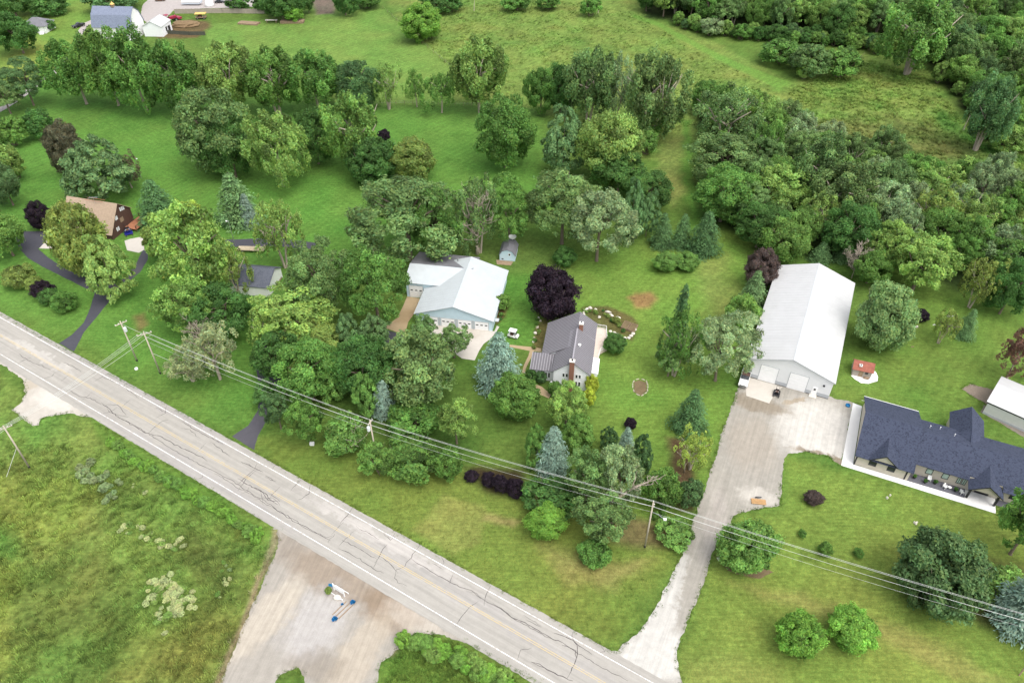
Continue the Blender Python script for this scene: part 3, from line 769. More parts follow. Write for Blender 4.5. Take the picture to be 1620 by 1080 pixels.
# pines taper towards the top
for me in CROWN['pine']:
    n = len(me.vertices); co = np.empty(n * 3, np.float32); me.vertices.foreach_get("co", co); co = co.reshape(-1, 3)
    k = np.clip(1.12 - .42 * (co[:, 2] + 1) / 2 * 1.3, .3, 1.2); co[:, 0] *= k; co[:, 1] *= k
    me.vertices.foreach_set("co", co.ravel()); me.update()
TRUNK = {
    'maple': [trunk_mesh("trunk", s, BARK, .4) for s in (1, 2)], 'oak': [trunk_mesh("trunk", s, BARK, .45, 9, .05) for s in (3, 4)],
    'cotton': [trunk_mesh("trunk", s, PALE_BARK, .45, 6, .045, m_) for s, m_ in ((5, 1), (6, 2), (7, 3))],
    'conifer': [stem_mesh("trunk", 9, BARK)], 'shrub': [trunk_mesh("trunk", s, BARK, .12, 5, .03, 3) for s in (10, 11)],
}
SPEC = {  # trunk kind, height of the lowest leaves, widest height/width ratio, narrowest
    'maple': ('maple', .9, 1.5, .7), 'oak': ('oak', 3.0, 1.2, .55), 'cotton': ('cotton', 2.4, 2.0, .7), 'locust': ('maple', 2.0, 1.5, .6),
    'airy': ('cotton', 1.5, 2.2, .7), 'shrub': ('shrub', .03, 1.3, .5), 'dense': ('shrub', .05, 2.0, .7), 'spruce': ('conifer', .25, 3.2, .9),
    'bluespruce': ('conifer', .2, 3.2, .9), 'pine': ('conifer', .8, 2.2, .8), 'thin': ('conifer', 1.2, 4.5, 1.5)}
COL = {'g': (.105, .215, .045), 'd': (.068, .155, .036), 'l': (.175, .285, .07), 'y': (.4, .5, .1), 'o': (.13, .22, .07), 's': (.2, .285, .13),
       'b': (.145, .22, .165), 'p': (.034, .022, .034), 'r': (.2, .11, .08), 'br': (.16, .31, .05), 'ol': (.18, .25, .06), 'pb': (.11, .082, .072),
       'df': (.058, .125, .042), 'yg': (.185, .29, .068), 'gg': (.092, .175, .062), 'm': (.14, .26, .058)}
for _k in COL:
    if _k not in ('p', 'pb', 'y', 'r'): COL[_k] = tuple(c * q for c, q in zip(COL[_k], (1.36, 1.32, 1.34)))
COL['sl'] = (.32, .4, .19)
COL['sm'] = (.22, .36, .13)
COL['ob'] = (.15, .14, .08)
COL['yh'] = (.5, .58, .08)
NAME = {'maple': 'maple_tree', 'oak': 'oak_tree', 'cotton': 'cottonwood_tree', 'locust': 'locust_tree', 'airy': 'airy_tree', 'shrub': 'shrub', 'dense': 'dense_shrub',
        'spruce': 'spruce_tree', 'bluespruce': 'blue_spruce_tree', 'pine': 'pine_tree', 'thin': 'thin_spruce_tree'}
CP, SP_ = math.cos(CAM_PITCH), math.sin(CAM_PITCH)
TREES = []
def fit(x0, x1, y0, y1, clear, hi, lo):
    """Size and standing place of a crown seen between those pixels."""
    cx, cy = (x0 + x1) / 2, (y0 + y1) / 2
    phi = math.atan2(cy - 540, CAM_F); dep = CAM_PITCH + phi
    zc, r, hh = 4.0, 3.0, 3.0
    for _ in range(8):
        p = G(cx, cy, zc)
        D = p.y * CP + (CAM_H - zc) * SP_
        r = (x1 - x0) * D / CAM_F / 2
        e = (y1 - y0) * D * math.cos(phi) / CAM_F / 2
        q = (e * e - (r * math.sin(dep)) ** 2) / math.cos(dep) ** 2
        hh = math.sqrt(max(q, 0)); hh = min(max(hh, lo * r), hi * r)
        zc = min(clear, hh * .7) + hh
    return p, r, hh, zc

def fit_cone(x0, x1, y0, y1, clear):
    cx = (x0 + x1) / 2; p = G(cx, y1, clear); r = 3.0
    for _ in range(4):
        D = p.y * CP + (CAM_H - clear) * SP_; r = (x1 - x0) * D / CAM_F / 2
        p = G(cx, y1, clear); p.y += r * .75; p.x *= 1 + r * .75 / p.y * .8
    lo, hi = .5, 40.0
    for _ in range(40):
        h = (lo + hi) / 2; d = p.y * CP + (CAM_H - h) * SP_
        v = 540 - CAM_F * (p.y * SP_ + (h - CAM_H) * CP) / d
        if v > y0: lo = h
        else: hi = h
    hh = max((h - clear) / 2, r * .8)
    return p, r, hh, clear + hh

def plant(sp, p, r, hh, zc, colr, label, group=None, rn=rng, name=None):
    tk, clear, hi, lo = SPEC[sp]
    i = len(TREES)
    cat = 'shrub' if sp in ('shrub', 'dense') and r < 4 else 'tree'
    e = thing(name or NAME[sp], label, cat, (p.x, p.y, 0), rn.uniform(0, 2 * PI), group)
    crown = bpy.data.objects.new("crown", CROWN[sp][rn.randrange(len(CROWN[sp]))]); C.objects.link(crown); crown.parent = e
    crown.location = (0, 0, zc); q = rn.uniform(.9, 1.1); crown.scale = (r * q, r / q, hh); crown.rotation_euler = (rn.uniform(-.1, .1), rn.uniform(-.1, .1), 0) if tk != 'conifer' else (0, 0, 0)
    k = rn.uniform(.9, 1.12)
    crown.color = (colr[0] * k * rn.uniform(.94, 1.06), colr[1] * k, colr[2] * k, 1)
    tr = bpy.data.objects.new("trunk", TRUNK[tk][rn.randrange(len(TRUNK[tk]))]); C.objects.link(tr); tr.parent = e
    tr.scale = (r, r, zc + hh)
    TREES.append((p.x, p.y, r, hh))
    return e

LIST = """
maple -8 54 16 83 d|big dark tree beside the far little white house, trunk showing
shrub 70 87 31 48 d|round dark bush at the porch corner of the far white house
shrub 48 62 25 42 gg|small dark tree leaning over the far grey hip roof
oak 8 66 98 156 gg|dark open-crowned tree beside the grey lane at the left edge
oak -22 32 132 172 o|grey-green tree overhanging the grey lane at the left edge
cotton 72 160 58 158 g|leftmost tall tree of the long row behind the left lawn
cotton 125 205 44 160 g|second tree from the left in the long back row, below the far barn
cotton 166 256 46 170 g|third tree from the left in the long back row, thick trunk at its foot
cotton 226 322 62 172 g|fourth tree from the left in the long back row
cotton 312 408 66 174 l|yellow-green tree in the middle of the long back row
cotton 386 472 74 176 g|sixth tree from the left in the long back row
cotton 452 540 76 168 g|seventh tree from the left in the long back row
maple 528 592 96 172 gg|dark tree ending the long back row beside the mown field
maple 279 392 147 272 o|big round pale-topped tree, leftmost of the middle lawn group
maple 325 398 188 280 d|dark green tree tucked at the right foot of the big pale-topped tree
cotton 388 480 172 288 l|light green tree, second of the middle lawn group
maple 466 526 152 275 d|dark green tall tree between two lighter ones on the middle lawn
cotton 508 606 144 262 m|bright leafy tree rising above a dark bush on the middle lawn
dense 548 626 214 294 d|dark dense round tree at the right end of the middle lawn group
dense 612 686 217 288 ol|olive-green round tree ending the middle lawn group on the right
dense 597 617 204 224 p|small dark purple crown peeping out behind the middle lawn group
shrub 36 84 172 220 d|dark leafy thicket bush left of the brownish column tree
shrub -8 40 182 232 g|green thicket bush at the left edge above the rough patch
shrub -10 36 222 292 l|light green bush at the left edge beside the rough patch
maple -22 28 244 330 gg|grey-green tree cut by the left edge above the black drive
maple -30 32 326 404 m|leafy tree cut by the left edge beside the black drive's end
dense 75 129 190 280 ob|brownish-purple dense column-shaped tree behind the brown house
pine 90 200 212 318 gg|broad dark juniper-like tree right behind the brown house
airy 178 219 245 292 ob|brownish twiggy growth at the right side of the broad dark tree
spruce 226 288 280 360 df|dark green conical spruce beside the brown house's deck
dense 43 78 319 364 p|small blackish purple leaning tree left of the brown house
dense 80 160 316 440 ol|tall dense olive evergreen in front of the brown house
pine 130 206 374 472 l|soft light green tree leaning over the fork of the black drive
spruce 348 416 268 362 gg|pale grey-green spruce on the lawn behind the small white garage
bluespruce 383 412 304 362 b|small blue spruce hugging the pale grey-green spruce
airy 402 476 312 420 l|light green tree with a leafy climbing trunk behind the white garage
shrub 228 284 352 416 ol|rounded olive bush right of the brown house's patio
locust 240 362 318 472 yg|big yellow-green tree between the brown house and the white garage
locust 282 318 314 352 y|bright yellow crown tip behind the big yellow-green tree
locust 244 336 434 525 m|green tree below the big yellow-green tree, beside the lawn
airy 338 392 386 462 ol|thin olive tree leaning across the white garage's dark roof
maple 308 392 446 528 d|dark green thick bushy tree left of the white garage wall
airy 292 376 510 600 sl|silvery half-dead bushy tree behind the wires
airy 262 330 545 604 sl|pale willowy shrub beneath the wires right of the two poles
locust 400 520 460 542 yg|wide yellow-green tree right below the white garage
airy 395 450 490 550 yg|small loose yellow-green crown left under the wide yellow-green tree
oak 456 550 368 500 o|grey-green oak standing left of the blue garage, nearer the white garage
oak 538 642 384 508 g|dark oak crowding the blue garage's side door
oak 556 728 274 412 o|huge spreading grey-green oak behind the blue garage
oak 640 728 290 400 g|darker oak behind the blue garage, joined to the huge one
oak 768 842 278 388 g|oak with a bare straight trunk left of the pale blue shed
oak 838 946 264 378 o|oak with a tall bare trunk right of the pale blue shed
oak 898 1000 298 405 s|pale-leaved oak above the round dark bush on the right lawn
dense 875 912 390 422 d|round dark bush at the foot of the pale-leaved oak
maple 758 843 156 265 g|single round tree standing free on the middle lawn
pine 854 930 172 275 gg|blue-green broad evergreen beside the light maple
maple 918 1012 172 285 l|light green tree right of the blue-green evergreen
maple 944 1016 236 304 d|dark lower tree at the right foot of the light green tree
shrub 1006 1042 204 246 m|light bush on the edge of the meadow strip
pine 978 1024 288 380 gg|blue-green pine left of the three dark spruces, nearest the pale oak
pine 1008 1045 300 372 gg|slender blue-green pine just behind the three dark spruces
maple 1000 1064 272 334 d|dark tree behind the blue-green pines
cotton 712 802 58 172 l|tall pale poplar with bare lower trunk by the meadow fence line
airy 588 634 98 168 l|thin see-through young tree, leftmost of three by the fence line
airy 640 674 110 164 g|narrow see-through young tree, middle of three by the fence line
airy 670 724 112 174 g|spreading see-through young tree, rightmost of three by the fence line
dense 634 698 6 66 br|bright green round tree alone at the corner of the mown field
maple 832 880 97 186 g|left tree of the clump at the meadow's near edge
maple 862 914 98 182 d|dark tree in the clump at the meadow's near edge
cotton 892 978 76 190 o|pale grey-green tree in the clump at the meadow's near edge
airy 950 1004 90 192 s|wispy pale tree in the clump at the meadow's near edge
cotton 984 1086 80 218 o|largest loose tree, right end of the clump at the meadow's near edge
shrub 1010 1062 150 220 g|lower bushy crown beneath the largest loose meadow tree
shrub 666 730 -14 16 d|dark bushes at the top edge behind the bright round tree
shrub 794 836 -10 18 g|green bush at the top edge of the meadow, left of two
shrub 848 888 -10 16 g|green bush at the top edge of the meadow, right of two
shrub 920 950 -6 27 g|small bush with a pale snag at the top of the meadow
shrub 354 396 -12 18 d|dark bush behind the wooden fence, left of the gap
shrub 398 428 -8 20 d|small dark bush behind the wooden fence, right of the gap
maple 412 476 -20 24 d|dark tree mass behind the far end of the wooden fence
shrub 450 479 10 35 br|small bright green tree beside the stacked grey timbers
maple 476 496 -16 20 d|narrow dark tree left of the purple-grey bare ground
maple 526 562 -18 22 d|dark tree right of the purple-grey bare ground
shrub 556 600 -14 14 g|low green bushes at the top of the mown field
maple -14 44 -30 24 d|dark trees filling the top left corner
shrub 44 104 -12 24 d|dark bushes behind the far white house
shrub 138 212 -14 8 gg|row of dark growth behind the far gambrel barn
spruce 1027 1063 333 395 df|leftmost of the three dark spruces in a row
spruce 1060 1093 335 394 df|middle of the three dark spruces in a row
spruce 1086 1136 330 408 df|rightmost and largest of the three dark spruces in a row
dense 1179 1231 394 458 pb|dusky purple leafy tree at the long barn's back left corner
spruce 1164 1208 424 494 gg|grey-green spruce beside the long barn's left wall
shrub 1150 1200 466 522 m|bright bush below the grey-green spruce by the barn
airy 1042 1108 492 592 g|grey-green tree left of a twin before the long barn
oak 1098 1190 500 596 s|pale-leaved tree overhanging the long barn's left front corner
thin 1050 1088 446 548 df|tall thin scraggly spruce alone on the right lawn
locust 1036 1088 540 590 o|small spreading tree under the thin scraggly spruce
spruce 1060 1114 612 692 df|dark spruce beside the gravel drive
bluespruce 756 824 524 624 b|big blue spruce between garage apron and white house
dense 778 852 586 666 g|large round green bush in front of the blue spruce
locust 862 932 606 674 yg|yellow-green small tree before the white house's gable
shrub 831 850 583 606 d|clipped dark bush under the house's side windows, left one
shrub 846 866 586 607 df|clipped dark bush under the house's side windows, right one
shrub 866 892 602 628 g|small green bush at the white house's front corner
dense 955 991 526 560 d|round dark green bush beside the deck
dense 834 913 420 508 p|round near-black purple maple behind the white house
airy 722 792 272 396 o|half-leafless tree round the bare grey trunk behind the blue garage
locust 690 744 514 562 o|right-hand leafy arm of the broken oak over the apron
locust 596 728 524 640 o|wide-spreading broken oak in front of the garage apron
locust 648 692 498 540 o|raised leafy arm of the broken oak before the garage doors
pine 528 572 494 552 gg|grey-green pine left of the garage ramp, left of two
pine 564 618 494 552 gg|grey-green pine left of the garage ramp, right of two
maple 464 538 510 570 ol|olive-green leafy tree in the front grove
maple 404 472 528 598 d|dark rounded tree hanging over the black drive
pine 454 502 566 628 ol|olive cedar-like tree at the grove's left front
pine 502 568 552 628 g|soft green pine in the middle of the front grove
pine 514 578 536 590 d|dark pine deep in the front grove
pine 556 602 584 654 g|light-tipped pine in the front grove, right of the middle
bluespruce 590 632 600 664 b|bluish evergreen at the right end of the front grove
locust 416 456 616 676 gg|leafy young tree at the edge of the black drive
locust 454 510 624 696 g|leafy dark bush tree right of the young drive-side tree
shrub 507 580 654 722 m|bright green bushy tree with a bare limb, left of the transformer pole
shrub 608 700 626 694 g|rounded leafy tree behind the wires right of the transformer pole
locust 692 748 616 706 l|light green tree ending the roadside clump on the right
shrub 570 620 694 758 m|leafy roadside bush at the foot of the transformer pole
shrub 606 692 688 760 g|largest leafy roadside bush under the wires
shrub 686 732 706 760 g|small roadside bush beside the dark purple shrubs
shrub 734 758 742 764 p|small dark purple shrub, leftmost of the row under the wires
shrub 762 784 746 770 p|dark purple shrub, second from the left under the wires
shrub 780 806 750 780 p|dark purple shrub, third from the left under the wires
shrub 802 829 756 788 p|dark purple shrub, rightmost of the row under the wires
maple 436 536 538 640 g|broad green tree filling the middle of the front grove
maple 528 624 532 632 d|broad dark tree filling the right half of the front grove
pine 830 870 656 742 g|upright pine left of the front blue spruce
bluespruce 848 898 672 760 b|front blue spruce, tallest in the roadside evergreens
pine 886 942 650 716 g|rounded pine behind the front blue spruce
pine 948 982 672 718 df|small dark pine at the back of the roadside evergreens
bluespruce 975 1002 674 720 b|small blue spruce tip at the back of the roadside evergreens
pine 994 1036 684 760 df|dark pine at the right end of the roadside evergreens
locust 896 965 700 800 o|left half of the broken roadside tree, heavy dull leaves
locust 945 1022 700 800 s|right half of the broken roadside tree behind its bare limb
locust 910 992 776 862 o|low hanging foliage of the broken tree above the lawn
shrub 914 964 850 898 g|small bush on the verge below the broken tree
dense 834 894 794 854 br|bright round bush on the verge under the wires
shrub 828 912 766 804 d|low dark hedge mass behind the bright round bush
shrub 1020 1078 738 806 g|green thicket left of the pole with the lamp
shrub 1070 1114 752 808 gg|dull green thicket beside the gravel drive
dense 1032 1042 790 840 m|narrow upright arborvitae right behind the lamp pole
dense 1044 1054 788 838 m|second narrow upright arborvitae, further from the lamp pole
shrub 1038 1096 816 866 m|spreading bright bush between lamp pole and drive
airy 1070 1126 682 742 y|sparse yellow-leaved tree beside the drive
dense 988 1007 660 679 p|tiny dark purple shrub on the right lawn
dense 1138 1226 816 908 m|big green bush in the mulch bed right of the drive
dense 1274 1302 775 799 pb|dark purple-brown ball shrub on the front right lawn
shrub 1263 1276 837 850 g|tiniest of three small shrubs on the front right lawn
shrub 1295 1317 856 880 g|largest of three small shrubs on the front right lawn
shrub 1351 1366 866 882 g|rightmost of three small shrubs on the front right lawn
dense 1424 1556 836 978 gg|huge rounded dark pine at the lower right
locust 1590 1680 750 900 g|airy tree cut by the right edge beside the ranch house
shrub 1542 1625 886 962 m|bright bush between the huge pine and the right blue spruce
bluespruce 1546 1645 912 1020 b|large blue spruce cut by the right edge
dense 1230 1299 966 1042 br|left of two round bushes at the bottom right lawn
dense 1312 1388 956 1034 br|right of two round bushes at the bottom right lawn
airy 1584 1650 516 596 r|reddish twiggy shrub cut by the right edge
airy 1478 1518 488 538 ol|thin bare-stemmed sapling in the back yard
spruce 1506 1536 486 538 gg|skinny leaning conifer sapling in the back yard
dense 1444 1470 490 506 p|small purple bush by the round maple in the back yard
dense 1360 1450 446 558 sm|dense round bright maple right of the long barn
shrub 4 52 420 458 ol|largest yellow-olive shrub in the bed by the left road
shrub 42 68 436 464 ol|small yellow-olive shrub in the bed by the left road
shrub 52 84 442 474 p|dark purple shrub in the bed by the left road
shrub 60 94 454 482 d|dark green low shrub behind the purple one in the left bed
shrub 82 119 460 494 g|green shrub at the right end of the left bed
airy 1102 1202 132 232 o|soft willow-like pale tree at the top of the right tree belt
maple 1104 1204 212 290 o|grey-green tree below the willow-like one in the right belt
maple 1104 1192 262 352 g|leafy tree at the left side of the right belt
locust 1184 1272 262 342 yg|yellow-green tree in the middle of the right belt
maple 1170 1240 322 392 d|dark green tree at the right lawn's back corner
maple 1208 1276 346 416 m|bright maple right behind the purple tree by the barn
airy 1194 1244 188 264 g|slender dark tree at the back of the right belt
airy 1234 1292 188 250 s|pale wispy tree at the back of the right belt
cotton 1254 1342 212 316 o|big cottonwood with three pale trunks in the right belt
cotton 1284 1388 252 350 o|grey-green cottonwood right of the three-trunked one
maple 1306 1388 322 408 d|dark understory tree behind the long barn
spruce 1280 1312 380 418 gg|small grey spruce behind the long barn, left one
spruce 1318 1352 378 416 gg|small grey spruce behind the long barn, right one
maple 1374 1440 252 326 o|rounded pale tree in the right belt's back row
airy 1428 1468 240 280 l|small light tree tip in the right belt's back row
airy 1452 1536 260 318 yg|pale tree with yellow-green tips in the right belt's back row
cotton 1370 1456 292 356 s|silvery-leaved tree in the middle of the right belt
airy 1448 1514 298 372 ol|olive loose tree right of the silvery one
airy 1508 1582 300 372 l|light feathery tree at the right of the belt's back row
airy 1592 1650 332 386 ol|feathery tree cut by the right edge in the belt
cotton 1540 1622 356 422 s|silvery tree at the right of the belt
locust 1368 1440 346 424 yg|yellow-green tree behind the round bright maple, left of two
locust 1412 1510 372 460 yg|yellow-green tree behind the round bright maple, right of two
maple 1352 1410 392 448 g|dark green tree touching the long barn's back right corner
locust 1500 1548 370 428 g|green tree in the right belt before the silvery one
airy 1526 1580 408 482 ol|dull olive drooping tree at the back yard's edge
maple 1572 1632 416 496 d|dark maple at the back yard's right corner
maple 1450 1520 330 400 g|green tree filling the right belt's centre
maple 1560 1650 390 450 g|leafy tree behind the dark maple at the right edge
shrub 1108 1142 27 58 s|pale bush at the wood's left edge near the mown path
shrub 1160 1188 37 64 g|small bush at the wood's left edge, right of the pale one
shrub 1206 1270 60 104 g|left bush of the shrub island by the mown path
shrub 1252 1312 66 124 o|grey-green middle bush of the shrub island by the mown path
shrub 1300 1364 72 124 g|right bush of the shrub island by the mown path
shrub 1262 1288 92 126 yg|small yellow-green bush at the shrub island's front
cotton 1398 1512 -10 112 m|large bright tree at the wood's front edge
shrub 1476 1504 94 134 l|round light bush at the wood's front edge
maple 1504 1550 86 136 m|bright tree right of the round light bush
cotton 1532 1608 118 230 gg|blue-green tree at the wood's lower right front
shrub 1570 1625 196 242 l|light low bush at the foot of the blue-green tree
dense 1034 1076 404 422 m|low clipped hedge piece, left half of the hedge in the right lawn
dense 1068 1106 404 422 m|low clipped hedge piece, right half of the hedge in the right lawn
dense 926 946 592 622 yh|bright yellow hedge shrub beside the gable, far one
dense 922 942 612 642 yh|bright yellow hedge shrub beside the gable, near one
shrub 784 806 462 492 m|green bush at the blue garage's right wall
"""
for line in LIST.strip().splitlines():
    head, label = line.split('|')
    sp, x0, x1, y0, y1, ck = head.split()
    tk, clear, hi, lo = SPEC[sp]
    p, r, hh, zc = fit(float(x0), float(x1), float(y0), float(y1), clear, hi, lo)
    if tk == 'conifer' and sp != 'pine': p, r, hh, zc = fit_cone(float(x0), float(x1), float(y0), float(y1), clear)
    plant(sp, p, r * 1.05, hh, zc, COL[ck], label)

ORD = "first second third fourth fifth sixth seventh eighth ninth tenth eleventh twelfth thirteenth fourteenth fifteenth sixteenth seventeenth eighteenth nineteenth twentieth".split()
def nth(k):
    if k < 20: return ORD[k]
    t, u = divmod(k + 1, 10)
    tens = {2: "twent", 3: "thirt", 4: "fort", 5: "fift", 6: "sixt", 7: "sevent", 8: "eight", 9: "ninet"}[t]
    return tens + ("ieth" if u == 0 else "y-" + ORD[u - 1])
HUE = {'g': 'green', 'd': 'dark green', 'm': 'bright green', 'gg': 'blue-green', 'l': 'light green', 'o': 'grey-green', 's': 'silvery green'}
def seen(x, y, z):
    d = y * CP + (CAM_H - z) * SP_
    return 810 + CAM_F * x / d, 540 - CAM_F * (y * SP_ + (z - CAM_H) * CP) / d
def wood(poly, dmin, dens, where, group, seed, kinds, size=(4.2, 6.8), row=13.0, word="tree"):
    w = world_poly(poly); a = np.array(w); rn = random.Random(seed); placed = []
    for _ in range(dens):
        x, y = rn.uniform(a[:, 0].min(), a[:, 0].max()), rn.uniform(a[:, 1].min(), a[:, 1].max())
        if sdist(np.array([x]), np.array([y]), w)[0] < 0: continue
        if any((x - q[0]) ** 2 + (y - q[1]) ** 2 < dmin ** 2 for q in placed): continue
        if any((x - t[0]) ** 2 + (y - t[1]) ** 2 < (t[2] * .7 + dmin * .4) ** 2 for t in TREES): continue
        u, v = seen(x, y, size[1] * 2)
        if u < -40 or u > 1665 or seen(x, y, 0)[1] < -34: continue          # nothing of it could be seen
        placed.append((x, y))
    if not placed: return
    y0 = min(q[1] for q in placed); rows = {}
    for q in placed: rows.setdefault(int((q[1] - y0) / row), []).append(q)
    for n_, (k, qs) in enumerate(sorted(rows.items())):
        for j, (x, y) in enumerate(sorted(qs)):
            sp, ck = rn.choice(kinds)
            r = rn.uniform(*size); hh = r * rn.uniform(.8, 1.25)
            lab = f"{HUE[ck]} {word}, {nth(j)} from the left in the {nth(n_)} row of {where}" if len(rows) > 1 else f"{HUE[ck]} {word}, {nth(j)} from the left among {where}"
            plant(sp, Vector((x, y, 0)), r, hh, SPEC[sp][1] + hh, COL[ck], lab, group, rn)
K3 = [('maple', 'g'), ('locust', 'g'), ('cotton', 'm'), ('cotton', 'o'), ('maple', 'm'), ('locust', 'l'), ('oak', 'o'), ('cotton', 's'), ('airy', 'l')]
K1 = [('maple', 'g'), ('maple', 'd'), ('locust', 'g'), ('cotton', 'm'), ('cotton', 'gg'), ('maple', 'm'), ('locust', 'l'), ('oak', 'o'), ('maple', 'g'), ('cotton', 'o')]
wood([(1010, -45), (1020, 20), (1110, 42), (1230, 55), (1370, 66), (1480, 92), (1530, 150), (1560, 215), (1680, 240), (1700, 100), (1700, -45)], 6.4, 5000,
     "the wood", "trees of the dense wood", 5, K1)
wood([(1110, 170), (1230, 200), (1320, 250), (1480, 290), (1700, 350), (1700, 490), (1540, 440), (1450, 420), (1350, 405), (1230, 390), (1120, 330)], 5.6, 3000,
     "the belt's understory", "filler trees of the right belt", 6, K3, (3.4, 5.2))
wood([(-120, -40), (-10, -40), (-10, 60), (-30, 90), (-120, 120)], 7, 120, "the top left corner", "trees of the top left corner", 7, K1)
K2 = [('shrub', 'g'), ('shrub', 'd'), ('shrub', 'gg'), ('shrub', 'l'), ('shrub', 'm')]
wood([(1060, 38), (1110, 48), (1230, 60), (1230, 68), (1110, 56)], 3.0, 400, "the wood's left border", "bushes along the wood's edge", 8, K2, (1.8, 3.2), 400, "edge bush")
wood([(1365, 72), (1480, 100), (1535, 190), (1560, 228), (1620, 245), (1625, 238), (1545, 180), (1490, 92), (1370, 64)], 3.2, 700, "the wood's lower border", "bushes along the wood's lower edge", 9, K2, (1.8, 3.4), 400, "edge bush")
wood([(1215, 54), (1372, 68), (1390, 90), (1372, 80), (1215, 66)], 2.8, 900, "the wood's middle border", "bushes along the wood's middle edge", 14, K2, (1.8, 3.2), 400, "edge bush")
wood([(410, 545), (470, 570), (600, 575), (620, 650), (520, 650), (420, 640)], 4.5, 200, "the front grove's understory", "understory of the front grove", 10, [('pine', 'g'), ('pine', 'd'), ('shrub', 'd')], (2.2, 3.4), 400)
# weeds in the ditch
def weeds(px, n, wob, rr_, label, group, seed, cks, hz=(.5, .8), end="the left", nm="weed_clump"):
    rn = random.Random(seed); w = [G(*p) for p in px]; L_ = [(w[i + 1] - w[i]).length for i in range(len(w) - 1)]; T_ = sum(L_)
    for k in range(n):
        s = T_ * (k + rn.uniform(-.3, .3)) / n; i = 0
        while i < len(L_) - 1 and s > L_[i]: s -= L_[i]; i += 1
        p = w[i].lerp(w[i + 1], min(max(s / L_[i], 0), 1)) + Vector((rn.uniform(-wob, wob), rn.uniform(-wob, wob), 0))
        r = rn.uniform(*rr_); hh = r * rn.uniform(*hz)
        plant('shrub', p, r, hh, hh * .9, COL[rn.choice(cks)], f"{label}, {nth(k)} from {end}", group, rn, name=nm)
weeds([(172, 702), (240, 745), (330, 800), (400, 845), (415, 858)], 40, .5, (.7, 1.25), "bright weed clump in the ditch row below the road", "weed clumps in the ditch", 1, ['br', 'br', 'm'])
weeds([(640, 1012), (690, 1030), (740, 1055), (800, 1085)], 34, 1.2, (.7, 1.3), "bright weed clump at the bottom edge by the road", "weed clumps at the bottom", 2, ['br', 'br', 'yg', 'm'])
weeds([(128, 740), (160, 760), (190, 785)], 22, 1.8, (.5, 1.0), "silvery weed clump in the rough field", "silvery weeds", 3, ['sl', 'sl', 's'])
COL['cf'] = (.5, .55, .27)
weeds([(236, 955), (262, 915), (275, 960), (300, 948), (258, 985)], 70, 2.1, (.35, .7), "cream-flowered weed in the big field patch", "cream flowered weeds", 4, ['cf', 'cf', 'cf', 'l'], (.4, .6))
weeds([(198, 835), (235, 848), (262, 866), (298, 858)], 34, 1.0, (.3, .6), "cream-flowered weed in the thin field drift", "cream weed drift", 5, ['cf', 'cf', 'l'], (.4, .6))
weeds([(350, 890), (360, 915), (345, 945)], 12, .8, (.25, .5), "pale weed clump near the dirt road", "pale weeds by the dirt", 6, ['s', 'cf', 'm'], (.4, .6))
weeds([(205, 765), (240, 780)], 10, .7, (.22, .4), "cream-flowered weed just below the ditch row", "cream weeds by the ditch", 7, ['cf', 'l'], (.4, .6))
# garden plants
weeds([(850, 500), (852, 525), (846, 555)], 9, .5, (.3, .55), "garden plant in the bed left of the house", "plants of the left bed", 11, ['g', 'ol', 'yg', 'd'], end='the back', nm='garden_plant')
weeds([(922, 492), (950, 492), (975, 508), (995, 530)], 14, .9, (.35, .7), "garden plant in the bed behind the deck", "plants of the deck bed", 12, ['ol', 'g', 'yg', 'd'], nm='garden_plant')
weeds([(793, 475), (797, 492), (788, 512)], 7, .4, (.3, .55), "garden plant along the blue garage wall", "plants of the garage bed", 13, ['g', 'ol', 'd'], end='the back', nm='garden_plant')

# bare dead wood
def dead(px, py, h, r0, label, seed, lean=(0, 0, 1), kids=3, depth=3, name="dead_tree"):
    g = G(px, py); rn = random.Random(seed); e = thing(name, label, "tree", g); mb = MB()
    d = Vector(lean).normalized(); pts = [Vector((0, 0, -.1))]; rs = [r0 * 1.3]
    for k in range(1, 7):
        pts.append(Vector((0, 0, 0)) + d * h * .85 * k / 6 + Vector((rn.uniform(-.1, .1), rn.uniform(-.1, .1), 0)) * h * .05); rs.append(r0 * (1 - .12 * k))
    mb.path(pts, rs, 7); mb.build("trunk", PALE_BARK, e, smooth=True)
    mb = MB()
    for k in range(16):
        i = rn.randint(2, 6); a = 2 * PI * k / 9 + rn.random()
        branch(mb, pts[i], Vector((math.cos(a), math.sin(a), rn.uniform(.1, .9))).normalized(), h * rn.uniform(.22, .38), r0 * .45, depth - 1, rn, .35, 5, .08, kids + 1)
    mb.build("branches", PALE_BARK, e, smooth=True)["kind"] = "stuff"
    return e

dead(755, 402, 15, .38, "bare grey dead tree standing behind the blue garage", 3)
dead(1347, 440, 8, .14, "small bare dead tree behind the long barn's right corner", 4)
dead(325, 560, 8, .2, "bare grey branches sticking out of the silvery bushy tree", 5)
def limb(px, pts, r, label, seed):
    g = G(px[0], px[1]); e = thing("bare_limb", label, "branch", g); rn = random.Random(seed); mb = MB()
    pts = [Vector(p) for p in pts]
    mb.path(pts, [r * (1 - .13 * i) for i in range(len(pts))], 7); mb.build("main_limb", PALE_BARK, e, smooth=True)
    mb = MB()
    for i in range(1, len(pts)):
        for k in range(2): branch(mb, pts[i], Vector((rn.uniform(-.5, 1), rn.uniform(-.6, .6), rn.uniform(0, .8))).normalized(), rn.uniform(1.5, 3.0), r * .35, 1, rn, .3, 5, .05, 3)
    mb.build("twigs", PALE_BARK, e, smooth=True)["kind"] = "stuff"
limb((965, 828), [(0, 0, 0), (.2, -.2, 5.2), (1.0, 0, 7.2), (2.6, .2, 8.8), (4.2, .4, 9.8), (5.4, .5, 10.4)], .3, "thick bare broken limb reaching right from the roadside tree", 3)
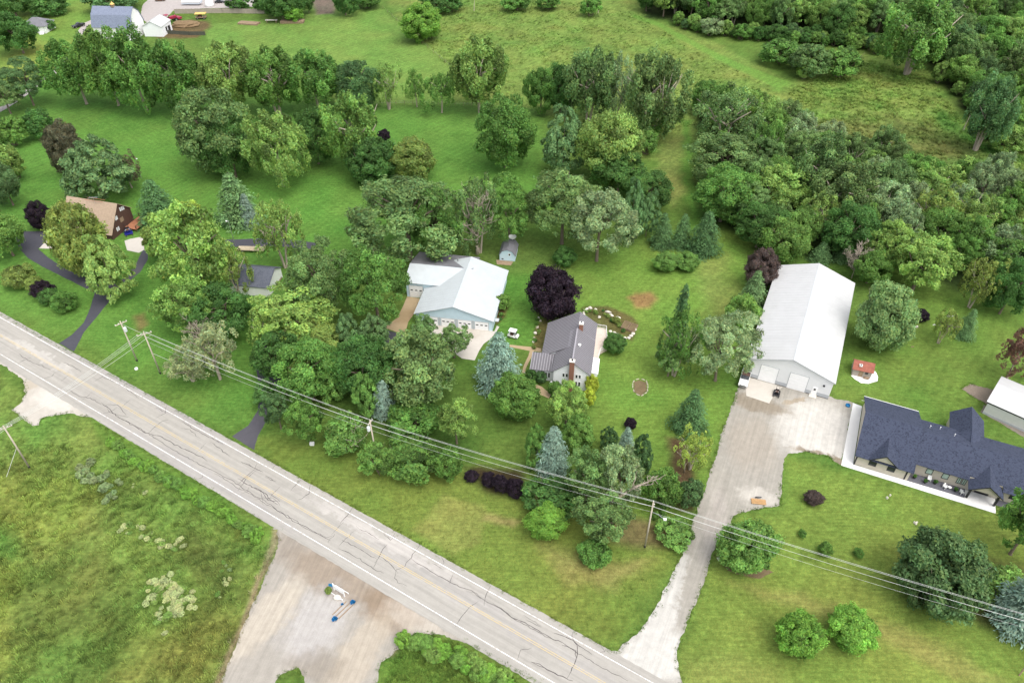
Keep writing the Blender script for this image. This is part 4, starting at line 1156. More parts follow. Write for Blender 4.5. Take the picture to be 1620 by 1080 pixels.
limb((548, 716), [(0, 0, 0), (.1, -.2, 2.5), (.8, -.3, 3.6), (1.8, -.5, 4.0), (2.8, -.6, 3.6)], .12, "thin bare limb hanging before the bright roadside bush", 4)
limb((1082, 748), [(0, 0, 0), (-.1, 0, 2.0), (-.5, -.2, 3.6), (-1.2, -.3, 5.0)], .12, "bare pale stems of the sparse yellow tree", 5)

# rough grass tussocks
def tuft_mesh(name, seed, n, h, w, lean):
    r = np.random.default_rng(seed); v, f = [], []
    for k in range(n):
        a = r.uniform(0, 2 * PI); d = np.array([math.cos(a), math.sin(a)]); p = d * r.uniform(0, .5); l = r.uniform(.5, 1) * lean; hh = h * r.uniform(.6, 1.2)
        s = np.array([-d[1], d[0]]) * w
        i = len(v)
        v += [(p[0] - s[0], p[1] - s[1], 0), (p[0] + s[0], p[1] + s[1], 0), (p[0] + d[0] * l * .5 + s[0] * .7, p[1] + d[1] * l * .5 + s[1] * .7, hh * .7), (p[0] + d[0] * l, p[1] + d[1] * l, hh), (p[0] + d[0] * l * .5 - s[0] * .7, p[1] + d[1] * l * .5 - s[1] * .7, hh * .7)]
        f += [(i, i + 1, i + 2, i + 4), (i + 4, i + 2, i + 3)]
    me = bpy.data.meshes.new(name); me.from_pydata(v, [], f); me.update(); return me
def tuft_material():
    m = bpy.data.materials.new("tussock"); m.use_nodes = True
    N, L = m.node_tree.nodes, m.node_tree.links
    b = N["Principled BSDF"]; b.inputs["Roughness"].default_value = .85; b.inputs["Specular IOR Level"].default_value = .15
    a = N.new("ShaderNodeAttribute"); a.attribute_name = "tuft_col"; a.attribute_type = 'INSTANCER'
    L.new(a.outputs["Color"], b.inputs["Base Color"])
    tr = N.new("ShaderNodeBsdfTranslucent"); L.new(a.outputs["Color"], tr.inputs[0])
    ms = N.new("ShaderNodeMixShader"); ms.inputs[0].default_value = .25
    L.new(b.outputs[0], ms.inputs[1]); L.new(tr.outputs[0], ms.inputs[2]); L.new(ms.outputs[0], N["Material Output"].inputs["Surface"])
    return m
TUFT_M = tuft_material()
def tufts(name, poly, n, size, label, seed, bright=1.5):
    w = world_poly(poly); a = np.array(w); r = np.random.default_rng(seed)
    x = r.uniform(a[:, 0].min(), a[:, 0].max(), n * 2); y = r.uniform(a[:, 1].min(), a[:, 1].max(), n * 2)
    d = sdist(x, y, w); dn = fbm(x, y, 5, seed + 70)
    ok = (d > .2) & (r.random(n * 2) < np.clip((dn - .3) * 2.6, .12, 1))
    x, y = x[ok], y[ok]
    grow(name, x, y, size, label, seed, bright)
def edge_tufts(name, lines, per_m, wob, size, label, seed, bright=1.2):
    r = np.random.default_rng(seed); xs, ys = [], []
    for pl in lines:
        w = [G(*p) for p in pl]
        for a, b in zip(w[:-1], w[1:]):
            n = int((b - a).length * per_m); t = r.random(n); o = r.normal(size=n) * wob
            d = (b - a).normalized(); keep = fbm(a.x + (b.x - a.x) * t, a.y + (b.y - a.y) * t, 2.5, seed) > .38
            xs.append((a.x + (b.x - a.x) * t - d.y * o)[keep]); ys.append((a.y + (b.y - a.y) * t + d.x * o)[keep])
    grow(name, np.concatenate(xs), np.concatenate(ys), size, label, seed, bright)
def grow(name, x, y, size, label, seed, bright):
    r = np.random.default_rng(seed + 5)
    # colour of the plant cover where the tussock grows
    j = np.array([0]); ysu = np.unique(GY); 
    ri = np.clip(np.searchsorted(ysu, y), 0, len(ysu) - 1); half = .681 * (.7638 * ysu[ri] + 68.2) * 1.14 + 2
    ci = np.clip(np.rint((x / half + 1) / 2 * 639), 0, 639).astype(int)
    col = GCOL[ri * 640 + ci].copy(); m = len(x)
    col[:, :3] *= (bright * r.uniform(.65, 1.3, m))[:, None]; col[:, 0] *= r.uniform(.85, 1.1, m); col[:, 3] = 1
    me = bpy.data.meshes.new(name); me.from_pydata(np.stack([x, y, np.zeros(m)], 1).tolist(), [], [])
    for nm, ty, val in (("tuft_col", 'FLOAT_COLOR', col), ("tuft_size", 'FLOAT', size * r.uniform(.5, 1.4, m)), ("tuft_turn", 'FLOAT', r.uniform(0, 6.28, m))):
        at_ = me.attributes.new(nm, ty, 'POINT'); at_.data.foreach_set("color" if ty == 'FLOAT_COLOR' else "value", np.asarray(val, np.float32).ravel())
    o = bpy.data.objects.new(name, me); C.objects.link(o); tag(o, label, "grass", kind="stuff")
    tm = tuft_mesh("tuft", seed, 9, .55, .07, .55); tm.materials.append(TUFT_M)
    hid = bpy.data.collections.new("tuft_source"); to = bpy.data.objects.new("tuft", tm); hid.objects.link(to)
    ng = bpy.data.node_groups.new("tussocks", 'GeometryNodeTree')
    ng.interface.new_socket("Geometry", in_out='INPUT', socket_type='NodeSocketGeometry'); ng.interface.new_socket("Geometry", in_out='OUTPUT', socket_type='NodeSocketGeometry')
    N, L = ng.nodes, ng.links
    gi, go = N.new("NodeGroupInput"), N.new("NodeGroupOutput")
    ip = N.new("GeometryNodeInstanceOnPoints"); oi = N.new("GeometryNodeObjectInfo"); oi.inputs["Object"].default_value = to
    a1 = N.new("GeometryNodeInputNamedAttribute"); a1.data_type = 'FLOAT'; a1.inputs["Name"].default_value = "tuft_size"
    a2 = N.new("GeometryNodeInputNamedAttribute"); a2.data_type = 'FLOAT'; a2.inputs["Name"].default_value = "tuft_turn"
    cx = N.new("ShaderNodeCombineXYZ"); L.new(a2.outputs[0], cx.inputs[2])
    L.new(gi.outputs[0], ip.inputs["Points"]); L.new(oi.outputs["Geometry"], ip.inputs["Instance"])
    L.new(cx.outputs[0], ip.inputs["Rotation"]); L.new(a1.outputs[0], ip.inputs["Scale"]); L.new(ip.outputs[0], go.inputs[0])
    md = o.modifiers.new("tussocks", 'NODES'); md.node_group = ng
tufts("field_grass", [(-260, 600), (0, 690), (60, 700), (170, 705), (300, 790), (430, 868), (425, 895), (380, 980), (345, 1100), (-260, 1100)], 16000, .7, "tall rough grass and weeds filling the field at the lower left", 1)
tufts("meadow_grass", [(1250, 140), (1380, 95), (1470, 125), (1530, 200), (1700, 260), (1700, 410), (1500, 330), (1380, 270), (1230, 190)], 11000, 1.0, "tall browning meadow grass right of the tree belt", 2, bright=1.45)
tufts("pasture_grass", [(670, 60), (760, -20), (1000, 20), (1100, 80), (1225, 140), (1100, 200), (1000, 240), (860, 170), (740, 160)], 9000, .75, "short tufted pasture grass of the upper meadow", 3, bright=1.4)
tufts("verge_grass", [(606, 1095), (620, 1045), (660, 1010), (720, 1014), (850, 1095)], 1600, .6, "rough verge grass at the bottom edge beside the road", 4)

edge_tufts("edge_grass", [[(977, 1030), (993, 1013), (1023, 987), (1043, 953), (1063, 913), (1080, 867), (1093, 837), (1103, 803), (1117, 767), (1130, 725), (1147, 672), (1162, 633), (1168, 615)],
    [(1331, 737), (1310, 722), (1275, 714), (1250, 717), (1241, 724), (1236, 760), (1234, 799), (1200, 805), (1168, 811)], [(1160, 815), (1154, 844), (1135, 858), (1126, 881), (1113, 920), (1097, 960), (1080, 1003), (1070, 1033), (1072, 1053), (1080, 1084)],
    [(440, 837), (438, 867), (420, 907), (390, 977), (370, 1027), (345, 1090)], [(428, 1085), (443, 1067), (470, 1057), (482, 1070)], [(593, 1085), (603, 1047), (623, 1033), (647, 1013), (660, 1003), (690, 1003)],
    [(38, 600), (40, 625), (30, 640), (18, 648), (40, 664), (52, 675)], [(62, 672), (66, 662), (82, 658), (110, 652), (140, 659)], [(1521, 614), (1534, 607), (1552, 612)], [(1521, 614), (1546, 632), (1560, 640)],
    [(0, 497), (120, 563), (500, 768), (620, 835), (900, 993), (975, 1034)], [(150, 668), (300, 756), (432, 836)], [(735, 1012), (870, 1092)]], 9, .22, .26, "grass tufts creeping over the edges of the drives and road", 9)
tufts("lawn_tufts", [(600, 745), (780, 790), (1050, 870), (975, 1015), (640, 860), (430, 740)], 5000, .2, "scattered taller grass tufts on the roadside verge", 12, bright=1.25)
# ------------------------------------------------------------------ buildings
M_WHITE_ROOF = mat("white_steel_roof", (.49, .492, .49), rough=.45, var=.05, scale=.5, spec=.4)
M_WHITE_ROOF2 = mat("white_steel_roof_cool", (.45, .485, .5), rough=.4, var=.05, scale=.5, spec=.4)
M_BARN_WALL = mat("pale_grey_siding", (.7, .71, .715), rough=.6, var=.04, scale=.8)
M_WAIN = mat("grey_wainscot", (.42, .44, .46), rough=.6, var=.06)
M_BLUE_WALL = mat("light_blue_siding", srgb(190, 212, 222), rough=.6, var=.05, scale=.8)
M_WHITE = mat("white_paint", (.8, .8, .79), rough=.5, var=.04)
M_DOOR = mat("white_door_panel", (.86, .86, .86), rough=.45, var=.03)
M_TRIM = mat("grey_trim", (.45, .47, .48), rough=.5, var=.05)
M_DARK = mat("dark_trim", (.025, .025, .028), rough=.5, var=.1)
M_GLASS = mat("dark_glass", (.03, .035, .04), rough=.08, var=.1, spec=.6)
M_GREYROOF = mat("grey_membrane_roof", srgb(112, 112, 117), rough=.8, var=.16, scale=.5)
M_STEEL = mat("grey_standing_seam", srgb(100, 98, 102), rough=.5, var=.06, scale=.6, spec=.4)
M_SEAM = mat("pale_seam", srgb(146, 143, 148), rough=.45, var=.05)
M_WHITESIDE = mat("white_siding", (.82, .83, .85), rough=.6, var=.04)
M_BRICK = mat("brown_brick", srgb(138, 98, 82), rough=.9, var=.25, scale=6, bump=.3, bscale=14)
M_BEIGE = mat("beige_siding", srgb(192, 184, 170), rough=.7, var=.05)
M_BROWN = mat("dark_brown_siding", srgb(84, 62, 54), rough=.8, var=.15, scale=3, streak=(1, 1, .1))
M_TANROOF = mat("tan_shingle", srgb(164, 144, 124), rough=.95, var=.16, scale=2.5, bump=.3)
M_REDROOF = mat("red_shingle", srgb(146, 90, 76), rough=.9, var=.25, scale=1.6, bump=.2)
M_WOOD = mat("weathered_wood", srgb(142, 122, 100), rough=.9, var=.2, scale=2, streak=(1, 1, .3))
M_DECK = mat("orange_deck_stain", srgb(162, 110, 82), rough=.8, var=.12, scale=2)
M_DECK2 = mat("pale_deck_boards", srgb(206, 192, 180), rough=.85, var=.07, scale=1.5)
M_STONE = mat("pale_stone", srgb(212, 206, 194), rough=.9, var=.12, scale=3, bump=.3)
M_TANSTONE = mat("tan_stone", srgb(172, 164, 146), rough=.95, var=.2, scale=3, bump=.4)
M_RUBBER = mat("tyre_rubber", (.02, .02, .02), rough=.8, var=.2)
M_CHROME = mat("dull_metal", (.5, .5, .5), rough=.35, metal=.8, var=.1)

def shingle(name, c0, c1):
    m = bpy.data.materials.new(name); m.use_nodes = True
    N, L = m.node_tree.nodes, m.node_tree.links
    b = N["Principled BSDF"]; b.inputs["Roughness"].default_value = .92; b.inputs["Specular IOR Level"].default_value = .2
    tc = N.new("ShaderNodeTexCoord")
    v = N.new("ShaderNodeTexVoronoi"); v.inputs["Scale"].default_value = 4.5; L.new(tc.outputs["Object"], v.inputs["Vector"])
    n = N.new("ShaderNodeTexNoise"); n.inputs["Scale"].default_value = 5; n.inputs["Detail"].default_value = 6; L.new(tc.outputs["Object"], n.inputs["Vector"])
    mm = N.new("ShaderNodeMath"); mm.operation = 'ADD'
    sx = N.new("ShaderNodeSeparateColor"); L.new(v.outputs["Color"], sx.inputs[0]); L.new(sx.outputs[0], mm.inputs[0]); L.new(n.outputs[0], mm.inputs[1])
    cr = N.new("ShaderNodeValToRGB"); cr.color_ramp.elements[0].position = .3; cr.color_ramp.elements[1].position = 1.0
    cr.color_ramp.elements[0].color = (*c0, 1); cr.color_ramp.elements[1].color = (*c1, 1)
    L.new(mm.outputs[0], cr.inputs[0]); L.new(cr.outputs[0], b.inputs["Base Color"])
    bp = N.new("ShaderNodeBump"); bp.inputs["Strength"].default_value = .5; bp.inputs["Distance"].default_value = .04
    L.new(sx.outputs[0], bp.inputs["Height"]); L.new(bp.outputs[0], b.inputs["Normal"])
    return m
M_NAVY = shingle("navy_shingle", srgb(40, 45, 59), srgb(65, 71, 88))
M_GARROOF = shingle("charcoal_shingle", srgb(66, 70, 82), srgb(92, 96, 106))
M_BARNROOF = shingle("slate_blue_shingle", srgb(98, 106, 126), srgb(122, 130, 148))

def gable(root, x0, x1, y0, y1, ze, zr, wall, roof, ridge_axis='y', xr=None, over=.4, t=.12, ze2=None, z0=0.0, wall_name="wall", roof_names=("roof", "roof")):
    """Walls up to the rafters and two roof slopes. ridge_axis 'y': gables at y0 and y1. ze2: eave height of the far/right side."""
    ze2 = ze if ze2 is None else ze2
    a0, a1 = (x0, x1) if ridge_axis == 'y' else (y0, y1)
    b0, b1 = (y0, y1) if ridge_axis == 'y' else (x0, x1)
    ar = (a0 + a1) / 2 if xr is None else xr
    P = (lambda a, b, z: (a, b, z)) if ridge_axis == 'y' else (lambda a, b, z: (b, a, z))
    d = t + .03
    prof = [(a0, z0), (a1, z0), (a1, ze2 - d), (ar, zr - d), (a0, ze - d)]
    w = MB().extrude([P(a, b0, z) for a, z in prof], Vector(P(0, b1 - b0, 0))).build(wall_name, wall, root)
    s0, s1 = (zr - ze) / (ar - a0), (zr - ze2) / (a1 - ar)
    o0, o1 = b0 - over, b1 + over
    r0 = MB().slab([P(a0 - over, o0, ze - over * s0), P(a0 - over, o1, ze - over * s0), P(ar, o1, zr), P(ar, o0, zr)], t).build(roof_names[0], roof if not isinstance(roof, tuple) else roof[0], root)
    r1 = MB().slab([P(ar + .004, o0, zr - .002), P(ar + .004, o1, zr - .002), P(a1 + over, o1, ze2 - over * s1), P(a1 + over, o0, ze2 - over * s1)], t).build(roof_names[1], roof if not isinstance(roof, tuple) else roof[1], root)
    return w, r0, r1

def ribs(parent, a0, a1, za, zb, b0, b1, step, m, P, w=.05, h=.04, name="roof_ribs"):
    """Seams running from eave (a0, za) to ridge (a1, zb), spaced along b."""
    mb = MB(); n = int((b1 - b0) / step)
    sl = Vector((a1 - a0, 0, zb - za)).normalized(); nz = Vector((-sl.z, 0, sl.x)); nz = nz if nz.z > 0 else -nz
    for k in range(n + 1):
        b = b0 + (b1 - b0) * k / n
        q = [(a0, za), (a1, zb)]
        pts = []
        for db in (-w / 2, w / 2):
            for (a, z) in q: pts.append((a, b + db, z))
        lo = [P(a, bb, z + .004) for a, bb, z in pts]; hi = [P(a + nz.x * h, bb, z + nz.z * h) for a, bb, z in pts]
        mb.add(lo + hi, [(0, 1, 3, 2), (4, 6, 7, 5), (0, 4, 5, 1), (2, 3, 7, 6), (0, 2, 6, 4), (1, 5, 7, 3)])
    o = mb.build(name, m, parent); tag(o, kind="stuff"); return o
PY = lambda a, b, z: (a, b, z)
PX = lambda a, b, z: (b, a, z)

def window(root, x, y, z, w, h, frame=None, axis='x', out=-1, depth=.06, name="window", mull=0, pane=None):
    """Framed window on a wall facing -y (axis x, out -1), +y, +x or -x; its pane is a sub-part set back in the frame."""
    frame = frame or M_WHITE; f = min(.09, w * .14)
    def bx(mb, a0, a1, z0, z1, d0, d1):
        lo, hi = sorted((d0 * out, d1 * out))
        if axis == 'x': mb.box(a0, a1, y + lo, y + hi, z0, z1)
        else: mb.box(y + lo, y + hi, a0, a1, z0, z1)
    mb = MB()
    bx(mb, x - w / 2, x + w / 2, z, z + f, -.02, depth); bx(mb, x - w / 2, x + w / 2, z + h - f, z + h, -.02, depth)
    bx(mb, x - w / 2, x - w / 2 + f, z + f, z + h - f, -.02, depth); bx(mb, x + w / 2 - f, x + w / 2, z + f, z + h - f, -.02, depth)
    for k in range(mull):
        c = x - w / 2 + w * (k + 1) / (mull + 1); bx(mb, c - f / 2, c + f / 2, z + f, z + h - f, -.02, depth * .9)
    o = mb.build(name, frame, root)
    mb = MB(); bx(mb, x - w / 2 + f, x + w / 2 - f, z + f, z + h - f, -.01, depth * .45); mb.build("pane", pane or M_GLASS, o)
    return o

def overhead_door(root, x0, x1, y, h, rows=4, wins=0, axis='x', label=None):
    mb = MB(); mb.box(x0 - .12, x0, y - .05, y + .02, 0, h + .12); mb.box(x1, x1 + .12, y - .05, y + .02, 0, h + .12); mb.box(x0, x1, y - .05, y + .02, h, h + .12)
    d = mb.build("garage_door", M_TRIM, root)
    ph = h / rows
    for k in range(rows):
        p = MB().box(x0 + .01, x1 - .01, y - .035, y + .02, k * ph + .012, (k + 1) * ph - .012).build("door_panel", M_DOOR, d)
    for k in range(wins):
        c = x0 + (x1 - x0) * (k + .5) / wins; zz = h - ph * 1.5
        MB().box(c - .28, c + .28, y - .05, y - .03, zz - .14, zz + .14).build("door_window", M_GLASS, d)
    return d

# --- long pale barn
A = (47.9, 114.3)
barn = thing("pole_barn", "long white-roofed metal barn with two white overhead doors", "barn", (*A, 0), math.radians(-24.8))
W, LB, E_, R_ = 16.7, 36.2, 4.7, 7.6
gable(barn, 0, W, 0, LB, E_, R_, M_BARN_WALL, M_WHITE_ROOF, over=.35)
s_ = (R_ - E_) / (W / 2)
ribs(barn, -.35, W / 2, E_ - .35 * s_, R_, -.3, LB + .3, 1.0, M_WHITE_ROOF, PY, .04, .025)
ribs(barn, W + .35, W / 2, E_ - .35 * s_, R_, -.3, LB + .3, 1.0, M_WHITE_ROOF, PY, .04, .025)
MB().slab([(W / 2 - .1, -.36, R_ + .005), (W / 2 - .1, LB + .36, R_ + .005), (W / 2 + .1, LB + .36, R_ + .005), (W / 2 + .1, -.36, R_ + .005)], .04).build("ridge_cap", M_TRIM, barn)
for x0, x1 in ((0, 2.75), (6.35, 8.5), (12.2, 13.25), (14.35, W)):
    MB().box(x0 + .01, x1 - .01, -.04, .05, .12, .95).build("wainscot", M_WAIN, barn)
    MB().box(x0 + .01, x1 - .01, -.05, .05, 0, .12).build("base_board", M_DARK, barn)
overhead_door(barn, 2.85, 6.25, 0, 4.05, 5); overhead_door(barn, 8.6, 12.1, 0, 4.05, 5)
d = MB().box(13.3, 14.3, -.05, .03, .02, 2.15).build("walk_door", M_DOOR, barn); window(d, 13.8, -.05, 1.2, .5, .7)
MB().box(13.1, 14.5, -1.0, -.06, .03, .16).build("door_step", M_STONE, barn)
MB().lathe([(.16, 0), (.2, .05), (.2, .3), (.05, .36)], 0, 0, 10).build("wall_vent", M_DARK, barn).location = (15.2, -.1, 2.9)
for x in (0.06, W - .06): MB().box(x - .06, x + .06, -.03, .09, 0, E_ - .2).build("corner_trim", M_WHITE, barn)
for sgn, x0, x1 in ((1, -.36, W / 2), (-1, W / 2, W + .36)):
    za, zb = (E_ - .36 * s_, R_) if sgn == 1 else (R_, E_ - .36 * s_)
    MB().extrude([(x0, -.37, za), (x1, -.37, zb), (x1, -.37, zb - .22), (x0, -.37, za - .22)], (0, .03, 0)).build("rake_trim", M_TRIM, barn)

# --- blue garage with its cross wing
gar = thing("blue_garage", "light blue four-door garage with white metal roof and side wing", "garage", (-21.3, 131.35, 0), math.radians(-9.4))
W, LG, E_, R_ = 17.2, 19.0, 3.15, 6.0
gable(gar, 0, W, 0, LG, E_, R_, M_BLUE_WALL, M_WHITE_ROOF2, over=.4)
s_ = (R_ - E_) / (W / 2)
ribs(gar, -.4, W / 2, E_ - .4 * s_, R_, -.35, LG + .35, .9, M_WHITE_ROOF2, PY, .04, .02)
ribs(gar, W + .4, W / 2, E_ - .4 * s_, R_, -.35, LG + .35, .9, M_WHITE_ROOF2, PY, .04, .02)
for x0 in (1.9, 5.7, 9.5, 13.3): overhead_door(gar, x0, x0 + 3.0, 0, 2.3, 4, 3)
for x in (5.3, 9.1, 12.9): MB().box(x - .16, x + .16, -.07, .03, 0, 2.5).build("door_post", M_TRIM, gar)
MB().box(-.02, W + .02, -.09, .02, -.01, .1).build("sill", M_STONE, gar)
gable(gar, -4.8, 9.6, 9.4, 22.6, 4.3, 5.75, M_BLUE_WALL, (M_WHITE_ROOF2, M_GREYROOF), 'x', xr=14.8, over=.35, ze2=3.7, wall_name="wing_wall", roof_names=("wing_roof", "wing_roof"))
ribs(gar, 9.05, 14.8, 4.3 - .09, 5.75, -5.1, 3.5, .9, M_WHITE_ROOF2, PX, .04, .02, "wing_ribs")
overhead_door(gar, -4.1, -.9, 9.4, 3.3, 4, 3)
MB().box(W + .42, W + 1.3, .4, 1.5, 2.55, 2.63).build("side_awning", M_WHITE_ROOF2, gar)
MB().lathe([(.14, 0), (.14, .9), (.22, .95), (.22, 1.15), (.02, 1.2)], 0, 0, 10).build("roof_flue", M_CHROME, gar).location = (5.6, 18.4, 4.6)
for yy in (4.5, 9.0, 14.0): window(gar, yy, W, 1.2, 1.2, 1.0, axis='y', out=1)

# --- white house with grey standing-seam roof
hs = thing("white_house", "white two-storey house with grey seamed metal roof and brick chimneys", "house", (8.3, 110.8, 0), math.radians(-9.4))
F0, F1, EL, RZ = 0, 7.2, 4.7, 7.45
gable(hs, F0, F1, 0, 10.2, EL, RZ, M_WHITESIDE, M_STEEL, over=.3)
s_ = (RZ - EL) / 3.6
ribs(hs, -.3, 3.6, EL - .3 * s_, RZ, -.25, 10.4, .5, M_SEAM, PY, .13, .05); ribs(hs, 7.5, 3.6, EL - .3 * s_, RZ, -.25, 10.4, .5, M_SEAM, PY, .13, .05)
gable(hs, -2.9, 7.18, 5.6, 16.0, 3.45, 7.25, M_WHITESIDE, M_STEEL, xr=3.6, over=.3, ze2=EL - .05, wall_name="rear_wall", roof_names=("rear_roof", "rear_roof"))
s1 = (7.25 - 3.45) / 6.5
ribs(hs, -3.2, 3.6, 3.45 - .3 * s1, 7.25, 5.45, 16.2, .5, M_SEAM, PY, .13, .05, "rear_ribs")
s2 = (7.25 - EL + .05) / 3.58
ribs(hs, 7.46, 3.6, EL - .05 - .28 * s2, 7.25, 10.6, 16.2, .5, M_SEAM, PY, .13, .05, "rear_ribs")
MB().slab([(3.45, -.3, RZ + .06), (3.45, 10.5, RZ + .06), (3.75, 10.5, RZ + .06), (3.75, -.3, RZ + .06)], .05).build("ridge_cap", M_SEAM, hs)
# lean-to on the left
MB().box(-4.7, -.02, 1.7, 5.55, 0, 2.85).build("side_wall", M_WHITESIDE, hs)
MB().slab([(-5.0, 1.35, 2.9), (-.03, 1.35, 2.9), (-.03, 5.4, 4.1), (-5.0, 5.4, 4.1)], .12).build("side_roof", M_STEEL, hs)
mb_p = lambda a, b, z: (b, a, z)
ribs(hs, 1.35, 5.4, 2.9, 4.1, -4.95, -.1, .5, M_SEAM, mb_p, .13, .05, "side_ribs")
for x in (-3.6, -1.35):
    window(hs, x - .3, 1.7, .85, .5, 1.4); window(hs, x + .3, 1.7, .85, .5, 1.4)
for x in (2.35, 4.95):
    for z in (.9, 3.1): window(hs, x - .32, 0, z, .5, 1.35 if z < 2 else 1.0); window(hs, x + .32, 0, z, .5, 1.35 if z < 2 else 1.0)
window(hs, 1.0, 0, 1.0, .6, .8)
def chimney(parent, x, y, w, d_, z0, z1, name="chimney"):
    ch = MB().box(x - w / 2, x + w / 2, y - d_ / 2, y + d_ / 2, z0, z1).build(name, M_BRICK, parent)
    MB().box(x - w / 2 - .08, x + w / 2 + .08, y - d_ / 2 - .08, y + d_ / 2 + .08, z1, z1 + .14).build("chimney_cap", M_STONE, ch)
    MB().lathe([(.16, z1 + .14), (.14, z1 + .5)], x, y, 10).build("flue", M_DARK, ch)
    return ch
chimney(hs, 3.6, -.42, .95, .8, 0, 7.9); chimney(hs, 4.3, 10.9, .8, .8, 6.0, 8.4)
MB().box(3.95, 4.65, 10.55, 11.25, 8.55, 8.72).build("white_cap", M_WHITE, hs)
MB().lathe([(.22, 0), (.22, .35), (.34, .4), (.34, .5), (.05, .62)], 0, 0, 12).build("roof_vent", M_WHITE, hs).location = (4.5, 5.6, 6.75)
MB().box(7.22, 8.6, 3.2, 7.6, 0, 2.1).build("porch_box", M_WHITESIDE, hs); MB().slab([(7.2, 3.0, 2.35), (8.8, 3.0, 2.15), (8.8, 7.8, 2.15), (7.2, 7.8, 2.35)], .08).build("porch_roof", M_WHITE, hs)
window(hs, 4.4, 8.6, .7, 1.0, 1.2, axis='y', out=1)
# raised deck with its boards and railing
dk = MB(); deck_poly = [(7.24, 8.7), (8.4, 9.0), (8.7, 11.6), (10.1, 13.1), (9.4, 19.3), (6.6, 19.6), (6.6, 16.1), (7.24, 16.1)]
dk.prism(deck_poly, 0, .78); deck = dk.build("deck", M_DECK2, hs)
for k in range(40):
    yy = 8.9 + k * .265
    xs = []
    for i in range(len(deck_poly)):
        (xa, ya), (xb, yb) = deck_poly[i], deck_poly[(i + 1) % len(deck_poly)]
        if (ya > yy + .12) != (yb > yy + .12): xs.append(xa + (xb - xa) * (yy + .12 - ya) / (yb - ya))
    if len(xs) >= 2: MB().box(min(xs) + .03, max(xs) - .03, yy, yy + .25, .785, .82).build("deck_board", M_DECK2, deck)
rail_pts = deck_poly[1:7]
for i in range(len(rail_pts) - 1):
    a, b = Vector((*rail_pts[i], 0)), Vector((*rail_pts[i + 1], 0))
    mb = MB(); mb.tube(a + Vector((0, 0, 1.75)), b + Vector((0, 0, 1.75)), .05, n=6); mb.tube(a + Vector((0, 0, 1.0)), b + Vector((0, 0, 1.0)), .035, n=6)
    n = max(2, int((b - a).length / .3))
    for k in range(n + 1): p = a.lerp(b, k / n); mb.tube(p + Vector((0, 0, .8)), p + Vector((0, 0, 1.75)), .03, n=5)
    r_ = mb.build("railing", M_WHITE, hs); r_["kind"] = "stuff"

# --- navy-shingled ranch house
rh = thing("ranch_house", "long beige ranch house with navy blue shingle roof and entry gable", "house", (62.3, 90.5, 0), math.radians(-25))
gable(rh, .1, 9.1, -.05, 15.9, 2.75, 6.2, M_BEIGE, M_NAVY, 'x', xr=7.8, over=.45)
gable(rh, 9.12, 31, 2.2, 13.4, 3.35, 5.8, M_BEIGE, M_NAVY, 'x', xr=7.4, over=.0, wall_name="main_wall", roof_names=("main_roof", "main_roof"))
s_ = (5.8 - 3.35) / (7.4 - 2.2)
MB().slab([(9.0, 1.5, 3.35 - .7 * s_), (18.2, 1.5, 3.35 - .7 * s_), (18.2, 2.25, 3.35 + .05 * s_), (9.0, 2.25, 3.35 + .05 * s_)], .12).build("porch_roof", M_NAVY, rh)
MB().slab([(23.4, 1.2, 3.35 - 1.0 * s_), (31, 1.2, 3.35 - 1.0 * s_), (31, 2.25, 3.35 + .05 * s_), (23.4, 2.25, 3.35 + .05 * s_)], .12).build("porch_roof", M_NAVY, rh)
def front_gable(x0, x1, y0, yb, ze, zr, drop):
    xm = (x0 + x1) / 2
    MB().extrude([(x0 + .15, y0 + .12, ze + .02), (x1 - .15, y0 + .12, ze + .02), (xm, y0 + .12, zr - .14)], (0, .12, 0)).build("gable_panel", M_BEIGE, rh)
    MB().slab([(x0 - .2, y0 - .1, ze - .12), (xm, y0 - .1, zr), (xm, yb, zr), (x0 - .2, yb - drop, ze - .12)], .1).build("gable_roof", M_NAVY, rh)
    MB().slab([(xm + .003, y0 - .1, zr - .002), (x1 + .2, y0 - .1, ze - .12), (x1 + .2, yb - drop, ze - .12), (xm + .003, yb, zr - .002)], .1).build("gable_roof", M_NAVY, rh)
    for (xa, za), (xb, zb) in (((x0 - .2, ze - .12), (xm, zr)), ((xm, zr), (x1 + .2, ze - .12))):
        MB().extrude([(xa, y0 - .12, za), (xb, y0 - .12, zb), (xb, y0 - .12, zb - .2), (xa, y0 - .12, za - .2)], (0, .015, 0)).build("rake_board", M_DARK, rh)
front_gable(2.3, 6.6, -.55, 5.2, 2.95, 4.75, 4.3)
front_gable(18.3, 23.4, -.3, 5.6, 2.75, 4.65, 3.7)
# rear wing
gable(rh, 15.2, 20.4, 12.0, 18.3, 3.0, 5.3, M_BEIGE, M_NAVY, 'y', over=.35, wall_name="rear_wall", roof_names=("rear_roof", "rear_roof"))
MB().slab([(17.45, 7.9, 5.36), (17.8, 7.55, 5.5), (18.1, 7.9, 5.36), (17.8, 12.2, 5.37)], .05).build("ridge_cap", M_NAVY, rh)
MB().slab([(15.0, 11.6, 3.7), (17.79, 7.6, 5.3), (17.79, 11.9, 5.3), (15.0, 12.0, 3.0 - .2)], .06).build("valley_roof", M_NAVY, rh)
MB().slab([(17.81, 7.6, 5.3), (20.6, 11.6, 3.7), (20.6, 12.0, 3.0 - .2), (17.81, 11.9, 5.3)], .06).build("valley_roof", M_NAVY, rh)
for x in (18.7, 23.0): MB().box(x - .16, x + .16, .1, .42, 0, 2.6).build("porch_post", M_DARK, rh)
for x in (.12, 8.55): MB().box(x - .12, x + .12, -.12, .1, 0, 2.5).build("corner_post", M_DARK, rh)
for x in (2.9, 6.0): window(rh, x, -.05, 1.0, 1.3, 1.1, M_DARK)
